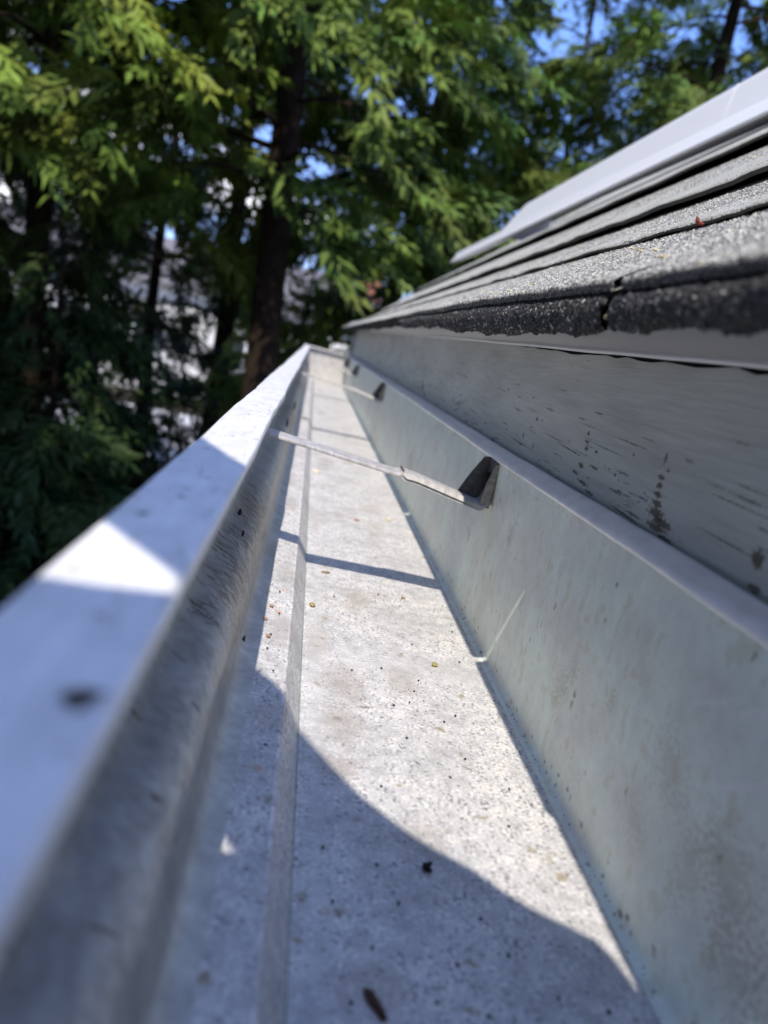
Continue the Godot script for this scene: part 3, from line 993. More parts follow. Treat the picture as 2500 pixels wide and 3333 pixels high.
# ------------------------------------------------------------------ debris
func crumb(sd: int, size: Vector3) -> ArrayMesh:
	var mb := Mb.new()
	var f := FastNoiseLite.new()
	f.seed = sd
	f.frequency = 0.9
	var pts := PackedVector3Array()
	var uvs := PackedVector2Array()
	var ref := PackedVector3Array()
	for j in 7:
		for i in 10:
			var a := TAU * i / 9.0
			var b := PI * j / 6.0
			var d := Vector3(sin(b) * cos(a), cos(b), sin(b) * sin(a))
			pts.append(d * size * (1.0 + 0.95 * f.get_noise_3dv(d * 1.3)))
			uvs.append(Vector2.ZERO)
			ref.append(d)
	mb.grid(10, 7, pts, uvs, ref)
	return mb.mesh(null)

func lay(called: String, mesh: Mesh, at: Vector3, turn: float, color: Color, label: String, category: String, group := "", rough := 0.85) -> MeshInstance3D:
	var key := "debris_%s" % color.to_html()
	if not M.has(key):
		mat(key, null, rough, 0.4, color)
	var o := put(called, mesh, self, M[key])
	o.position = at
	o.rotation.y = turn
	tag(o, label, category, group)
	return o

func build_debris() -> void:
	rng.seed = 19
	var black := lin(0.018, 0.016, 0.015)
	var c := [crumb(1, Vector3(0.00045, 0.0003, 0.00035)), crumb(2, Vector3(0.00035, 0.00028, 0.00045)), crumb(3, Vector3(0.0005, 0.0002, 0.0003))]
	for s in [[4.8, 27.6], [5.9, 26.0], [6.2, 27.0], [5.6, 25.0], [5.0, 24.6], [6.7, 23.9], [7.2, 24.5], [5.2, 22.4], [6.4, 30.6], [7.0, 21.6], [8.1, 20.2], [6.3, 20.4], [4.1, 19.4], [3.6, 27.0], [8.3, 29.5], [7.6, 18.3], [3.1, 35.2], [5.4, 36.6], [8.6, 33.0]]:
		lay("grit_crumb", c[rng.randi() % 3], P(s[0], -11.85, s[1]), rng.randf() * TAU, black, "tiny black grit crumb lying on the sunlit pan of the gutter", "grit", "black grit crumbs on the sunlit gutter pan")
	for s in [[2.6, 14.6], [3.4, 13.4], [4.1, 14.8], [5.2, 13.2], [6.4, 13.6], [7.2, 12.6], [2.4, 16.4], [3.7, 16.0], [6.0, 14.6], [8.2, 12.4], [2.9, 12.0], [4.6, 12.2], [5.6, 12.0]]:
		lay("grit_crumb", c[rng.randi() % 3], P(s[0], -11.85, s[1]), rng.randf() * TAU, black, "tiny black grit crumb in the shaded near end of the gutter", "grit", "black grit crumbs in the shaded gutter pan")
	for s in [[0.35, 26.2], [0.55, 28.4], [0.3, 24.9], [0.6, 23.2], [0.45, 31.0], [0.65, 18.6]]:
		lay("grit_crumb", c[rng.randi() % 3], P(s[0], -10.62, s[1]), rng.randf() * TAU, black, "tiny dark crumb on the narrow ledge beside the gutter pan", "grit", "dark crumbs on the gutter ledge")
	lay("dirt_clod", crumb(9, Vector3(0.0014, 0.0011, 0.0012)), P(4.95, -11.8, 16.1), 0.4, black, "largest black dirt clod, right at the edge of the shadow on the pan", "dirt")
	lay("twig_bit", crumb(12, Vector3(0.0010, 0.0008, 0.0034)), P(3.35, -11.82, 12.0), 0.5, lin(0.07, 0.035, 0.018), "dark brown twig bit in the shaded pan at the near end", "twig")
	lay("moss_bit", crumb(14, Vector3(0.0015, 0.0008, 0.0010)), P(7.1, -11.82, 28.7), 0.3, lin(0.30, 0.27, 0.08), "yellow green moss bit on the sunlit gutter pan", "moss")
	lay("moss_bit", crumb(15, Vector3(0.0015, 0.0003, 0.0010)), P(6.7, -11.83, 36.8), 0.9, lin(0.45, 0.34, 0.17), "tan flake on the pan just before the hanger's shadow", "flake")
	lay("moss_bit", crumb(16, Vector3(0.0013, 0.0006, 0.0019)), P(2.05, -11.82, 33.4), 0.1, lin(0.36, 0.27, 0.12), "tan moss crumb at the foot of the ledge", "moss")
	lay("moss_bit", crumb(17, Vector3(0.0028, 0.0003, 0.0013)), P(2.75, -11.83, 38.9), 0.2, lin(0.33, 0.25, 0.14), "flat tan moss smear at the hanger's shadow beside the ledge", "moss")
	lay("seed_husk", crumb(18, Vector3(0.0020, 0.0006, 0.0012)), P(5.1, -11.82, 52.4), 0.2, lin(0.42, 0.18, 0.10), "reddish seed husk on the pan beyond the first hanger", "husk")
	lay("seed_husk", crumb(19, Vector3(0.0020, 0.0012, 0.0018)), P(7.6, -11.82, 54.3), 1.2, lin(0.6, 0.5, 0.3), "pale yellow husk on the pan beyond the first hanger", "husk")
	lay("seed_husk", crumb(20, Vector3(0.0030, 0.0014, 0.0025)), P(2.25, -11.82, 69.0), 0.2, lin(0.75, 0.62, 0.45), "cream coloured husk far along the pan beside the ledge", "husk")
	for s in [[0.2, 29.1], [0.05, 27.6], [0.25, 26.0]]:
		lay("rust_flake", crumb(21, Vector3(0.0007, 0.00015, 0.0015)), P(s[0], -10.6, s[1]), 0.2, lin(0.42, 0.25, 0.15), "orange rust flake on the sunlit ledge beside the pan", "flake", "orange flakes on the gutter ledge")
	# droppings and dirt on the front face
	for s in [[-0.93, -8.1, 87.0, 0.006, 0.004], [-1.1, -7.95, 68.0, 0.005, 0.004]]:
		lay("dirt_clod", crumb(30, Vector3(0.001, s[3] * 0.7, s[4] * 0.7)), P(s[0], s[1], s[2]), 0.0, black, "dark dirt spot on the gutter's inner front face beyond the hanger", "dirt", "dark spots on the far front face")
	lay("dirt_clod", crumb(31, Vector3(0.0008, 0.0012, 0.0018)), P(-1.7, -7.45, 30.5), 0.0, black, "ragged black dirt clump stuck under the lip before the hanger", "dirt")
	lay("dirt_clod", crumb(32, Vector3(0.0005, 0.0013, 0.0008)), P(-1.35, -7.75, 28.5), 0.0, black, "small oblong black clump below the ragged one under the lip", "dirt")
	lay("dirt_clod", crumb(33, Vector3(0.0004, 0.0009, 0.0006)), P(-0.47, -9.2, 22.0), 0.0, black, "lone black crumb low on the inner front face", "dirt")
	# things on the shingles
	var wing := Mb.new()
	for a in [[Vector3(0.0028, 0.0004, 0.0005)], [Vector3(-0.0020, 0.0002, 0.0014)], [Vector3(-0.0006, 0.0022, -0.0006)]]:
		wing.tube(PackedVector3Array([Vector3.ZERO, a[0] * 0.5, a[0]]), PackedFloat32Array([0.0006, 0.0008, 0.0002]), 5)
	lay("bud_scale", wing.mesh(null), R(5.9, 0.03, 26.5), 0.5, lin(0.20, 0.045, 0.03), "red three pronged bud scale on the first row of shingles", "bud scale")
	lay("seed_husk", crumb(40, Vector3(0.0004, 0.0006, 0.0004)), P(7.1, 1.95, 19.6), 0.0, lin(0.6, 0.5, 0.25), "pale seed caught in the notch of the shingle edge", "seed")
	for s in [[3.2, 24.0], [4.0, 27.0], [5.0, 30.0], [1.2, 31.0], [0.7, 33.0], [0.6, 36.0], [1.8, 20.5]]:
		lay("lichen_fleck", crumb(41, Vector3(0.0010, 0.0004, 0.0016)), R(s[0], 0.02 - s[0] * 0.034, s[1]), rng.randf() * 3.0, lin(0.55, 0.48, 0.26), "pale yellow lichen fleck on the first row of shingles", "lichen", "lichen flecks on the first shingle row")
	var xs := []
	var cols := []
	for k in 700:
		var zz := 10.0 + 70.0 * pow(rng.randf(), 1.6)
		xs.append(Transform3D(any_turn().scaled(Vector3(1, 0.6, 1) * rng.randf_range(0.00010, 0.00032)), P(rng.randf_range(1.9, 9.45), -11.885, zz)))
		var q := 0.02 + 0.06 * rng.randf()
		cols.append(Color(q * 1.2, q, q * 0.8))
	for k in 160:
		xs.append(Transform3D(any_turn().scaled(Vector3.ONE * rng.randf_range(0.00012, 0.00035)), P(9.45 + rng.randf() * 0.1, -11.86 + rng.randf() * 0.05, 10.0 + 60.0 * rng.randf())))
		cols.append(Color(0.10, 0.08, 0.055))
	var g := scatter("fine_grit", self, grain_mesh(), xs, cols, M.grit)
	g.set_meta("kind", "stuff")
	tag(g, "fine dark grit strewn over the gutter pan", "grit")

# ------------------------------------------------------------------ trees
func spray_mesh(sd: int, n: int, size: float, wide: float) -> ArrayMesh:
	var r := RandomNumberGenerator.new()
	r.seed = sd
	var mb := Mb.new()
	for k in n:
		var f := float(k) / n
		var base := Vector3((r.randf() - 0.5) * 0.05, -0.06 * f * f, f * 0.30) * size
		var a := r.randf_range(-1.1, 1.1)
		var d := Vector3(sin(a), r.randf_range(-0.5, 0.25), cos(a)).normalized()
		var l := r.randf_range(0.07, 0.14) * size * (1.2 - 0.5 * f)
		var s := d.cross(Vector3(r.randf_range(-0.5, 0.5), 1, r.randf_range(-0.3, 0.3)).normalized()).normalized() * wide * size * r.randf_range(0.7, 1.3)
		var nn := s.cross(d).normalized()
		if nn.y < 0:
			nn = -nn
		var o := mb.v.size()
		for p in [base, base + d * l * 0.5 + s, base + d * l * 0.5 - s, base + d * l + Vector3(0, -0.02 * size, 0)]:
			mb.v.append(p)
			mb.n.append(nn)
			mb.uv.append(Vector2.ZERO)
		mb.tri(o, o + 1, o + 2)
		mb.tri(o + 1, o + 3, o + 2)
	return mb.mesh(null)

var sprays := []
func build_tree(at: Vector3, height: float, crown0: float, reach: float, r0: float, lean: Vector2, branches: int, tone: Color, sd: int, label: String, per := 1.0) -> void:
	var g := thing("conifer_tree", at, label, "tree", "conifers beyond the gutter")
	var r := RandomNumberGenerator.new()
	r.seed = sd
	var spine := func(h: float) -> Vector3:
		return Vector3(lean.x * h + 0.08 * sin(h * 0.7 + sd), h, lean.y * h + 0.08 * cos(h * 0.6 + sd))
	var path := PackedVector3Array()
	var rad := PackedFloat32Array()
	for k in 13:
		var h := height * k / 12.0
		path.append(spine.call(h))
		rad.append(r0 * (1.0 - 0.88 * k / 12.0) * (1.35 if k == 0 else 1.0))
	var mb := Mb.new()
	mb.tube(path, rad, 10)
	put("trunk", mb.mesh(M.bark), g)
	var lb := Mb.new()
	var xs := []
	var cols := []
	for b in branches:
		var f := (b + r.randf()) / branches
		var h := lerpf(crown0, height * 0.985, f)
		var az := b * 2.4 + r.randf_range(-0.5, 0.5)
		var l := reach * (1.0 - pow(f, 1.6) * 0.85) * r.randf_range(0.6, 1.15)
		var out := Vector3(cos(az), 0, sin(az))
		var p0: Vector3 = spine.call(h)
		var bp := PackedVector3Array()
		var br := PackedFloat32Array()
		var droop := r.randf_range(0.25, 0.6)
		for k in 6:
			var q := k / 5.0
			bp.append(p0 + out * l * q + Vector3(0, l * (0.22 * q - droop * q * q), 0))
			br.append(maxf(0.006, 0.035 * (1.0 - q) * l / reach))
		lb.tube(bp, br, 4, false)
		var bright := r.randf_range(0.75, 1.3)
		var ns := int(l * 19.0 * per)
		for k in ns:
			var q := r.randf_range(0.22, 1.0)
			q = 1.0 - (1.0 - q) * (1.0 - q) * 0.9
			var c := q * 5.0
			var i := mini(int(c), 4)
			var p := bp[i].lerp(bp[i + 1], c - i)
			var side := out.cross(Vector3.UP)
			var spread := 0.30 * l / reach + 0.14
			p += side * r.randfn() * spread * 0.55 + Vector3(0, r.randf_range(-0.22, 0.06), 0)
			var face := (out + side * r.randf_range(-1.0, 1.0) + Vector3(0, r.randf_range(-0.9, 0.15), 0)).normalized()
			var bs := Basis.looking_at(-face, Vector3.UP)
			bs = bs.rotated(face, r.randf_range(-0.7, 0.7))
			xs.append(Transform3D(bs.scaled(Vector3.ONE * r.randf_range(1.0, 1.75)), p))
			var v := bright * r.randf_range(0.7, 1.35)
			var y := r.randf_range(0.8, 1.2)
			cols.append(Color(tone.r * v * y, tone.g * v, tone.b * v))
	put("limbs", lb.mesh(M.bark), g)
	joined("crown", g, sprays[sd % 3], xs, cols, M.leaf)

func build_shrub(at: Vector3, size: Vector3, tone: Color, sd: int, count: int, label: String) -> void:
	var g := thing("shrub", at, label, "shrub", "shrubs under the conifers")
	var r := RandomNumberGenerator.new()
	r.seed = sd
	var mb := Mb.new()
	for k in 7:
		var a := TAU * k / 7.0
		var tip := Vector3(cos(a) * size.x * 0.6, size.y * r.randf_range(0.6, 0.9), sin(a) * size.z * 0.6)
		mb.tube(PackedVector3Array([Vector3.ZERO, tip * 0.5 + Vector3(0, 0.1, 0), tip]), PackedFloat32Array([0.03, 0.02, 0.008]), 5, false)
	put("stems", mb.mesh(M.bark), g)
	var xs := []
	var cols := []
	for k in count:
		var d := Vector3(r.randfn(), r.randfn() * 0.9 + 0.3, r.randfn()).normalized()
		var lump := 0.8 + 0.25 * sin(d.x * 5.0 + sd) * cos(d.z * 4.0 + d.y * 3.0)
		var p := Vector3(d.x * size.x, size.y * 0.55 + d.y * size.y * 0.5, d.z * size.z) * lump * pow(r.randf(), 0.3)
		p.y = absf(p.y)
		var face := (d + Vector3(r.randfn(), r.randfn(), r.randfn()) * 0.6).normalized()
		xs.append(Transform3D(Basis.looking_at(-face, Vector3(0.1, 1, 0.05)).scaled(Vector3.ONE * r.randf_range(0.6, 1.1)), p))
		var v := r.randf_range(0.6, 1.4)
		cols.append(Color(tone.r * v, tone.g * v, tone.b * v))
	joined("foliage", g, sprays[3], xs, cols, M.leaf)

func build_background() -> void:
	var mb := Mb.new()
	mb.quad(Vector3(-300, 0, 300), Vector3(300, 0, 300), Vector3(300, 0, -300), Vector3(-300, 0, -300), Vector3.UP, 0.5)
	put("ground", mb.mesh(M.soil), self).set_meta("kind", "structure")
	mb = Mb.new()
	mb.quad(Vector3(-26, 0.004, -17), Vector3(10, 0.004, -17), Vector3(10, 0.004, -26), Vector3(-26, 0.004, -26), Vector3.UP, 0.4)
	put("driveway", mb.mesh(M.concrete), self).set_meta("kind", "structure")
	# pale neighbouring house
	var h := thing("neighbour_house", Vector3(-5.5, 0, -30), "pale sided house with dark roof glimpsed between the conifer trunks", "house")
	mb = Mb.new()
	mb.box(Transform3D(Basis(), Vector3(0, 2.1, -4)), Vector3(8.0, 2.1, 4.0))
	put("wall", mb.mesh(M.siding), h)
	mb = Mb.new()
	for s in [-1.0, 1.0]:
		mb.quad(Vector3(-8.4, 4.1, -4 + s * 4.5), Vector3(8.4, 4.1, -4 + s * 4.5), Vector3(8.4, 6.0, -4), Vector3(-8.4, 6.0, -4), Vector3(0, 0.9, s * 0.4))
		mb.quad(Vector3(s * 8.0, 4.1, -8), Vector3(s * 8.0, 4.1, 0), Vector3(s * 8.0, 5.9, -4), Vector3(s * 8.0, 5.9, -4), Vector3(s, 0, 0))
	put("roof", mb.mesh(M.slate), h)
	for x in [-6.0, -3.4, -0.6, 2.4, 5.4]:
		mb = Mb.new()
		mb.box(Transform3D(Basis(), Vector3(x, 2.2, 0.03)), Vector3(0.62, 0.75, 0.05), 0.01)
		var wn := put("window", mb.mesh(M.white_metal), h)
		mb = Mb.new()
		mb.box(Transform3D(Basis(), Vector3(x, 2.2, 0.085)), Vector3(0.52, 0.65, 0.01))
		put("pane", mb.mesh(M.pane), wn)
	mb = Mb.new()
	mb.box(Transform3D(Basis(), Vector3(7.3, 5.4, -2.4)), Vector3(0.45, 1.0, 0.4), 0.02)
	put("chimney", mb.mesh(M.brick), h)
	# conifers
	sprays = [spray_mesh(1, 26, 1.0, 0.011), spray_mesh(2, 28, 1.0, 0.010), spray_mesh(3, 24, 1.1, 0.012), spray_mesh(4, 14, 0.7, 0.030)]
	var bright := Color(0.21, 0.285, 0.05)
	var mid := Color(0.115, 0.175, 0.036)
	var deep := Color(0.035, 0.06, 0.02)
	build_tree(Vector3(-0.40, 0, -6.6), 12.5, 4.3, 1.8, 0.175, Vector2(-0.015, 0), 80, mid, 101, "thick dark trunked conifer rising straight beyond the gutter's end", 1.15)
	build_tree(Vector3(-2.25, 0, -6.6), 11.0, 4.3, 1.7, 0.13, Vector2(0.0, 0), 60, bright, 102, "bright green conifer second from the left, drooping sprays lit by sun", 1.2)
	build_tree(Vector3(-4.0, 0, -6.9), 11.0, 3.4, 1.9, 0.13, Vector2(0, 0), 66, mid, 103, "leafy conifer at the left edge of the view", 1.2)
	build_tree(Vector3(0.75, 0, -9.4), 12.0, 2.2, 1.9, 0.15, Vector2(0.01, 0), 78, mid, 104, "conifer with low sunlit boughs just left of the roof's end", 1.1)
	build_tree(Vector3(3.8, 0, -8.6), 12.0, 3.0, 1.9, 0.15, Vector2(-0.01, 0), 92, mid, 106, "dense conifer at the upper right behind the roof", 1.2)
	build_tree(Vector3(-1.3, 0, -11.0), 12.5, 3.0, 2.1, 0.16, Vector2(0, 0), 44, bright, 107, "tall yellow green conifer behind the thick trunked one", 1.1)
	build_tree(Vector3(-5.6, 0, -11.5), 12.5, 1.4, 2.2, 0.16, Vector2(0, 0), 42, deep, 108, "deep green conifer at the far left of the back row", 1.1)
	build_tree(Vector3(-3.3, 0, -12.5), 11.0, 1.2, 2.2, 0.15, Vector2(0, 0), 46, deep, 109, "dark green conifer in the back row behind the bright one", 1.1)
	build_tree(Vector3(1.6, 0, -13.0), 10.0, 0.8, 2.2, 0.15, Vector2(0, 0), 48, deep, 110, "deep green conifer in the back row right of the trunk", 1.1)
	build_tree(Vector3(2.9, 0, -11.2), 10.5, 2.6, 1.9, 0.09, Vector2(0, 0), 62, mid, 105, "airy conifer with sky showing through, behind the white flashing", 0.9)
	build_tree(Vector3(5.6, 0, -13.0), 12.0, 1.6, 2.3, 0.16, Vector2(0, 0), 56, mid, 111, "mid green conifer at the right of the back row")
	build_tree(Vector3(-4.4, 0, -9.2), 9.0, 0.9, 1.7, 0.11, Vector2(0, 0), 55, deep, 114, "low boughed dark conifer between the two left ones")
	build_tree(Vector3(-1.9, 0, -9.6), 8.0, 0.7, 1.5, 0.10, Vector2(0, 0), 40, deep, 115, "low dark conifer left of the thick trunk")
	build_tree(Vector3(-3.35, 0, -5.5), 4.4, 0.3, 1.25, 0.07, Vector2(0, 0), 58, deep, 119, "young dark conifer low at the left edge", 1.4)
	build_tree(Vector3(-2.0, 0, -6.3), 3.9, 0.3, 1.1, 0.06, Vector2(0, 0), 52, deep, 120, "small dark conifer below the bright boughs, left of the thick trunk", 1.4)
	build_tree(Vector3(-4.9, 0, 0.6), 12.5, 4.5, 2.1, 0.2, Vector2(0, 0), 100, mid, 112, "added tall conifer, out of view at the left, to shade the shrubs", 1.0)  # this and the next are unseen, added to shade the lower left background
	build_tree(Vector3(-2.9, 0, 1.6), 12.5, 5.5, 1.7, 0.18, Vector2(-0.02, 0), 95, mid, 113, "added unseen conifer behind the photographer, to shade the lower left", 1.0)
	build_tree(Vector3(-5.4, 0, -1.9), 11.5, 3.5, 1.9, 0.18, Vector2(-0.02, 0), 95, mid, 117, "added tall conifer outside the view at the left, put there for its shade", 1.0)  # two more trees outside the view, added to deepen the shade below
	build_tree(Vector3(-3.2, 0, -0.6), 11.0, 5.0, 1.4, 0.15, Vector2(-0.03, 0), 80, mid, 118, "added slender conifer, out of view at the left, to shade the undergrowth", 1.0)
	var k := 0
	for s in [[-2.6, -3.9, 1.0, 1.9, 0.9], [-3.9, -4.6, 1.2, 2.3, 1.0], [-1.5, -5.0, 1.0, 1.7, 0.9], [-0.4, -6.2, 1.0, 1.8, 0.9], [-3.2, -5.9, 1.1, 2.0, 1.0], [0.6, -7.2, 0.9, 2.1, 0.8], [-5.2, -5.6, 1.2, 2.3, 1.1], [-2.0, -3.0, 0.9, 1.3, 0.8], [-4.9, -8.2, 1.3, 2.2, 1.1], [1.6, -6.8, 0.9, 2.4, 0.8], [-6.4, -7.4, 1.4, 2.7, 1.2], [-3.6, -8.4, 1.3, 2.6, 1.1], [-2.2, -9.0, 1.2, 2.5, 1.1], [-0.9, -10.2, 1.3, 2.7, 1.1], [-7.2, -10.0, 1.6, 2.9, 1.2], [-5.6, -10.2, 1.5, 2.8, 1.2], [-3.0, -11.2, 1.4, 2.8, 1.2], [0.9, -10.6, 1.3, 2.8, 1.1]]:
		k += 1
		build_shrub(Vector3(s[0], 0, s[1]), Vector3(s[2], s[3], s[4]), Color(0.035, 0.065, 0.022) if k % 3 else Color(0.06, 0.10, 0.025), 200 + k, 900,
			["", "dark shrub nearest the gutter's lip at the left", "tall dark shrub at the lower left edge", "low shrub left of the gutter's middle", "shrub at the foot of the thick trunk", "shrub filling the gap behind the nearest one", "bright shrub right of the gutter's far end", "large shrub at the far left edge", "lowest shrub directly below the gutter's lip", "back row shrub under the left conifers", "leafy shrub below the roof's end", "wide shrub at the left edge behind the first row", "shrub between the two left conifer trunks", "shrub left of the thick trunk", "shrub behind the thick trunk", "tallest shrub in the far left corner", "shrub in front of the driveway at the left", "shrub in front of the driveway near the middle", "shrub in front of the driveway beside the roof"][k])

# ------------------------------------------------------------------ a body as one surface over its bones
func skin_over(mb: Mb, bones: Array, lo: Vector3, nx: int, ny: int, nz: int, step: float, soft: float, cam: Basis) -> void:
	var field := PackedFloat32Array()
	field.resize(nx * ny * nz)
	field.fill(5.0)
	for b in bones:
		var a: Vector3 = b[0]
		var e: Vector3 = b[2]
		var big: float = maxf(b[1], b[3]) + 4.0 * step
		var mn := (a.min(e) - Vector3.ONE * big - lo) / step
		var mx := (a.max(e) + Vector3.ONE * big - lo) / step
		var d := e - a
		var dd := d.length_squared()
		for z in range(maxi(0, int(mn.z)), mini(nz, int(mx.z) + 1)):
			for y in range(maxi(0, int(mn.y)), mini(ny, int(mx.y) + 1)):
				for x in range(maxi(0, int(mn.x)), mini(nx, int(mx.x) + 1)):
					var p := lo + Vector3(x, y, z) * step
					var t := clampf((p - a).dot(d) / dd, 0.0, 1.0)
					var q := p.distance_to(a + d * t) - lerpf(b[1], b[3], t)
					var o := (z * ny + y) * nx + x
					var f := field[o]
					var hh := clampf(0.5 + 0.5 * (f - q) / soft, 0.0, 1.0)
					field[o] = lerpf(f, q, hh) - soft * hh * (1.0 - hh)
	var cell := {}
	for z in nz - 1:
		for y in ny - 1:
			for x in nx - 1:
				var s := Vector3.ZERO
				var c := 0
				var o := (z * ny + y) * nx + x
				var inside := 0
				var val := []
				for k in 8:
					val.append(field[o + (k & 1) + ((k >> 1) & 1) * nx + (k >> 2) * nx * ny])
					if val[k] < 0.0:
						inside += 1
				if inside == 0 or inside == 8:
					continue
				for e in [[0, 1], [2, 3], [4, 5], [6, 7], [0, 2], [1, 3], [4, 6], [5, 7], [0, 4], [1, 5], [2, 6], [3, 7]]:
					var va: float = val[e[0]]
					var vb: float = val[e[1]]
					if (va < 0.0) != (vb < 0.0):
						var ca := Vector3(e[0] & 1, (e[0] >> 1) & 1, e[0] >> 2)
						var cb := Vector3(e[1] & 1, (e[1] >> 1) & 1, e[1] >> 2)
						s += ca.lerp(cb, va / (va - vb))
						c += 1
				var gr := Vector3(val[1] + val[3] + val[5] + val[7] - val[0] - val[2] - val[4] - val[6], val[2] + val[3] + val[6] + val[7] - val[0] - val[1] - val[4] - val[5], val[4] + val[5] + val[6] + val[7] - val[0] - val[1] - val[2] - val[3])
				cell[o] = mb.v.size()
				var p := lo + (Vector3(x, y, z) + s / c) * step
				mb.v.append(EYE + cam * p * 0.01)
				mb.n.append((cam * gr).normalized())
				mb.uv.append(Vector2.ZERO)
	for o in cell:
		for ax in 3:
			var st: int = [1, nx, nx * ny][ax]
			var u: int = [nx, nx * ny, 1][ax]
			var w: int = [nx * ny, 1, nx][ax]
			if o + st < field.size() and (field[o] < 0.0) != (field[o + st] < 0.0) and cell.has(o - u) and cell.has(o - w) and cell.has(o - u - w):
				mb.tri(cell[o], cell[o - u], cell[o - u - w])
				mb.tri(cell[o], cell[o - u - w], cell[o - w])

# ------------------------------------------------------------------ the photographer's hand, behind the lens
func build_person() -> void:
	var cam := Basis(Vector3(0.9753, 0.2036, 0.0856), Vector3(-0.1804, 0.9579, -0.2233), Vector3(-0.1275, 0.2023, 0.9710)).orthonormalized()
	# bones: u across, v up, w back from the lens, all in cm; radius at each end
	var bones := [
		[Vector3(-2.6, 17.2, 3.6), 2.7, Vector3(-6.2, 26.0, 5.2), 3.6], [Vector3(-6.2, 26.0, 5.2), 3.6, Vector3(-11.0, 40.0, 9.0), 4.4],
		[Vector3(-1.5, 16.6, 3.5), 2.3, Vector3(1.35, 11.3, 3.5), 1.95], [Vector3(1.35, 11.3, 3.5), 1.95, Vector3(3.0, 8.4, 3.6), 2.4],
		[Vector3(1.4, 11.6, 3.4), 1.5, Vector3(4.2, 9.0, 3.2), 1.35], [Vector3(4.2, 9.0, 3.2), 1.35, Vector3(6.7, 7.0, 3.0), 1.05], [Vector3(6.7, 7.0, 3.0), 1.05, Vector3(7.25, 5.2, 2.6), 0.9],
		[Vector3(2.8, 8.4, 3.4), 1.4, Vector3(6.3, 5.6, 3.2), 1.2], [Vector3(6.3, 5.6, 3.2), 1.2, Vector3(7.3, 3.6, 2.5), 1.0],
		[Vector3(2.4, 7.0, 3.5), 1.5, Vector3(5.6, 3.8, 3.3), 1.2], [Vector3(5.6, 3.8, 3.3), 1.2, Vector3(6.4, 2.0, 2.6), 0.9],
		[Vector3(1.6, 7.6, 3.4), 1.6, Vector3(-0.6, 7.5, 2.8), 1.25], [Vector3(-0.6, 7.5, 2.8), 1.25, Vector3(-3.6, 7.4, 2.2), 1.05],
		[Vector3(1.5, 6.0, 3.6), 2.4, Vector3(3.0, 4.0, 3.6), 2.0]]
	var mb := Mb.new()
	skin_over(mb, bones, Vector3(-16, 0.5, -0.2), 52, 86, 28, 0.5, 0.5, cam)
	# upper arm, shoulders, head and trunk; here the axes are those of the gutter, z back
	var trunk := [[Vector3(-19, 38, -1), 4.6, Vector3(-24, 50, 30), 6.5], [Vector3(-24, 50, 30), 7.0, Vector3(-34, 51, 36), 9.0], [Vector3(-34, 51, 36), 9.0, Vector3(-58, 50, 40), 8.0], [Vector3(-58, 50, 40), 7.0, Vector3(-62, 24, 36), 5.0],
		[Vector3(-40, 40, 38), 13.0, Vector3(-41, 14, 42), 13.0], [Vector3(-48, 40, 38), 13.0, Vector3(-46, 14, 42), 12.0], [Vector3(-41, 54, 36), 6.0, Vector3(-39, 62, 32), 6.0], [Vector3(-38, 70, 30), 9.5, Vector3(-37, 64, 26), 7.5]]
	skin_over(mb, trunk, Vector3(-75, -4, -10), 54, 60, 46, 1.5, 3.0, Basis())
	tag(put("person", mb.mesh(M.skin), self), "bare hand and forearm reaching in behind the lens, fingers bent over the phone", "person")
	mb = Mb.new()
	mb.box(Transform3D(cam, EYE + cam * Vector3(-0.018, 0.02, 0.009)), Vector3(0.073, 0.0358, 0.0038), 0.0012)
	tag(put("smartphone", mb.mesh(M.black_glass), self), "black smartphone held level by the hand above the gutter", "smartphone")

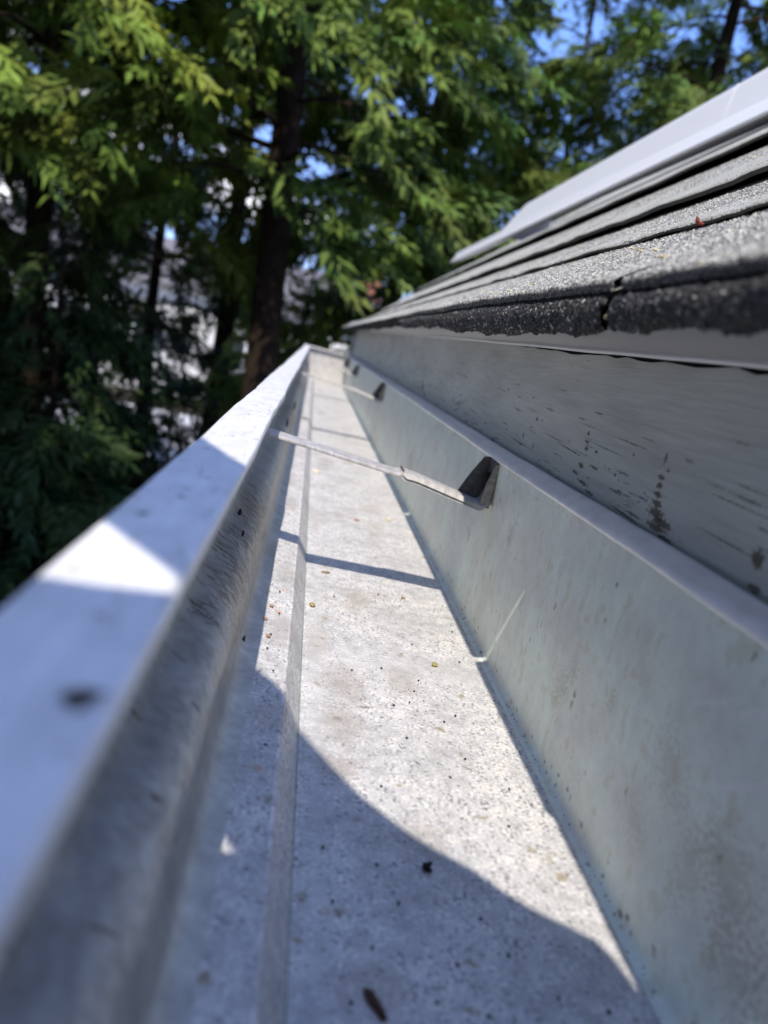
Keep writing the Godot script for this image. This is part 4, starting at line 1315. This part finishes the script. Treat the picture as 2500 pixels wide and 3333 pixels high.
# ------------------------------------------------------------------ sky
func sky_picture() -> ImageTexture:
	var w := 1024
	var h := 512
	var f := FastNoiseLite.new()
	f.seed = 4
	f.frequency = 1.6
	f.fractal_octaves = 5
	var im := Image.create(w, h, false, Image.FORMAT_RGBF)
	for y in h:
		var el := (0.5 - (y + 0.5) / h) * PI
		for x in w:
			var c: Vector3
			if el < 0.0:
				c = Vector3(0.10, 0.11, 0.09)
			else:
				var s := pow(1.0 - sin(el), 8.0)
				c = Vector3(0.115, 0.22, 0.56).lerp(Vector3(0.42, 0.58, 0.88), s)
				var az := TAU * (x + 0.5) / w
				var d := Vector3(cos(az) * cos(el), sin(el) * 2.6, sin(az) * cos(el))
				var n := f.get_noise_3dv(d * 1.4) + 0.5 * f.get_noise_3dv(d * 3.7)
				var cover := smoothstep(0.0, 0.28, n + maxf(0.55 - el * 2.6, -0.12 - 0.3 * smoothstep(0.9, 0.25, el)))
				c = c.lerp(Vector3(0.78, 0.79, 0.86), cover * 0.95)
			im.set_pixel(x, y, Color(c.x, c.y, c.z))
	return ImageTexture.create_from_image(im)

func _ready() -> void:
	var cam := Camera3D.new()
	cam.name = "camera"
	cam.near = 0.004
	cam.far = 800.0
	var lens := CameraAttributesPhysical.new()
	lens.frustum_focal_length = 18.02
	lens.exposure_aperture = 7.6
	lens.frustum_focus_distance = 0.30
	lens.frustum_near = 0.004
	lens.frustum_far = 800.0
	cam.attributes = lens
	cam.fov = 67.33
	cam.transform = Transform3D(Basis(Vector3(0.9753, 0.2036, 0.0856), Vector3(-0.1804, 0.9579, -0.2233), Vector3(-0.1275, 0.2023, 0.9710)).orthonormalized(), EYE)
	add_child(cam)
	cam.current = true
	var env := Environment.new()
	env.background_mode = Environment.BG_SKY
	env.sky = Sky.new()
	var sm := PanoramaSkyMaterial.new()
	sm.panorama = sky_picture()
	sm.energy_multiplier = 1.5
	env.sky.sky_material = sm
	env.tonemap_mode = Environment.TONE_MAPPER_LINEAR
	env.tonemap_exposure = 1.72
	env.sdfgi_enabled = true
	env.ssao_enabled = true
	env.ssil_enabled = true
	var we := WorldEnvironment.new()
	we.name = "world"
	we.environment = env
	add_child(we)
	var sun := DirectionalLight3D.new()
	sun.name = "sun"
	sun.light_color = Color(1.0, 0.965, 0.91)
	sun.light_energy = 0.96
	sun.light_angular_distance = 0.53
	sun.shadow_enabled = true
	add_child(sun)
	sun.look_at_from_position(Vector3.ZERO, Vector3(0.145, -1.0, -0.74), Vector3.UP)
	wob.seed = 8
	wob.frequency = 0.05
	sheet_textures()
	build_house()
	build_gutter()
	build_white_panel()
	build_background()
	build_person()
	var first := build_hanger(null, 36.0, "nearest grey metal hanger strap, sharply in view, bridging the gutter")
	build_hanger(first, 97.0, "second hanger strap from the near end, blurred")
	build_hanger(first, 157.0, "third hanger strap, close before the far end")
	build_hanger(first, 200.0, "farthest hanger strap, right at the gutter's end cap")
	build_debris()
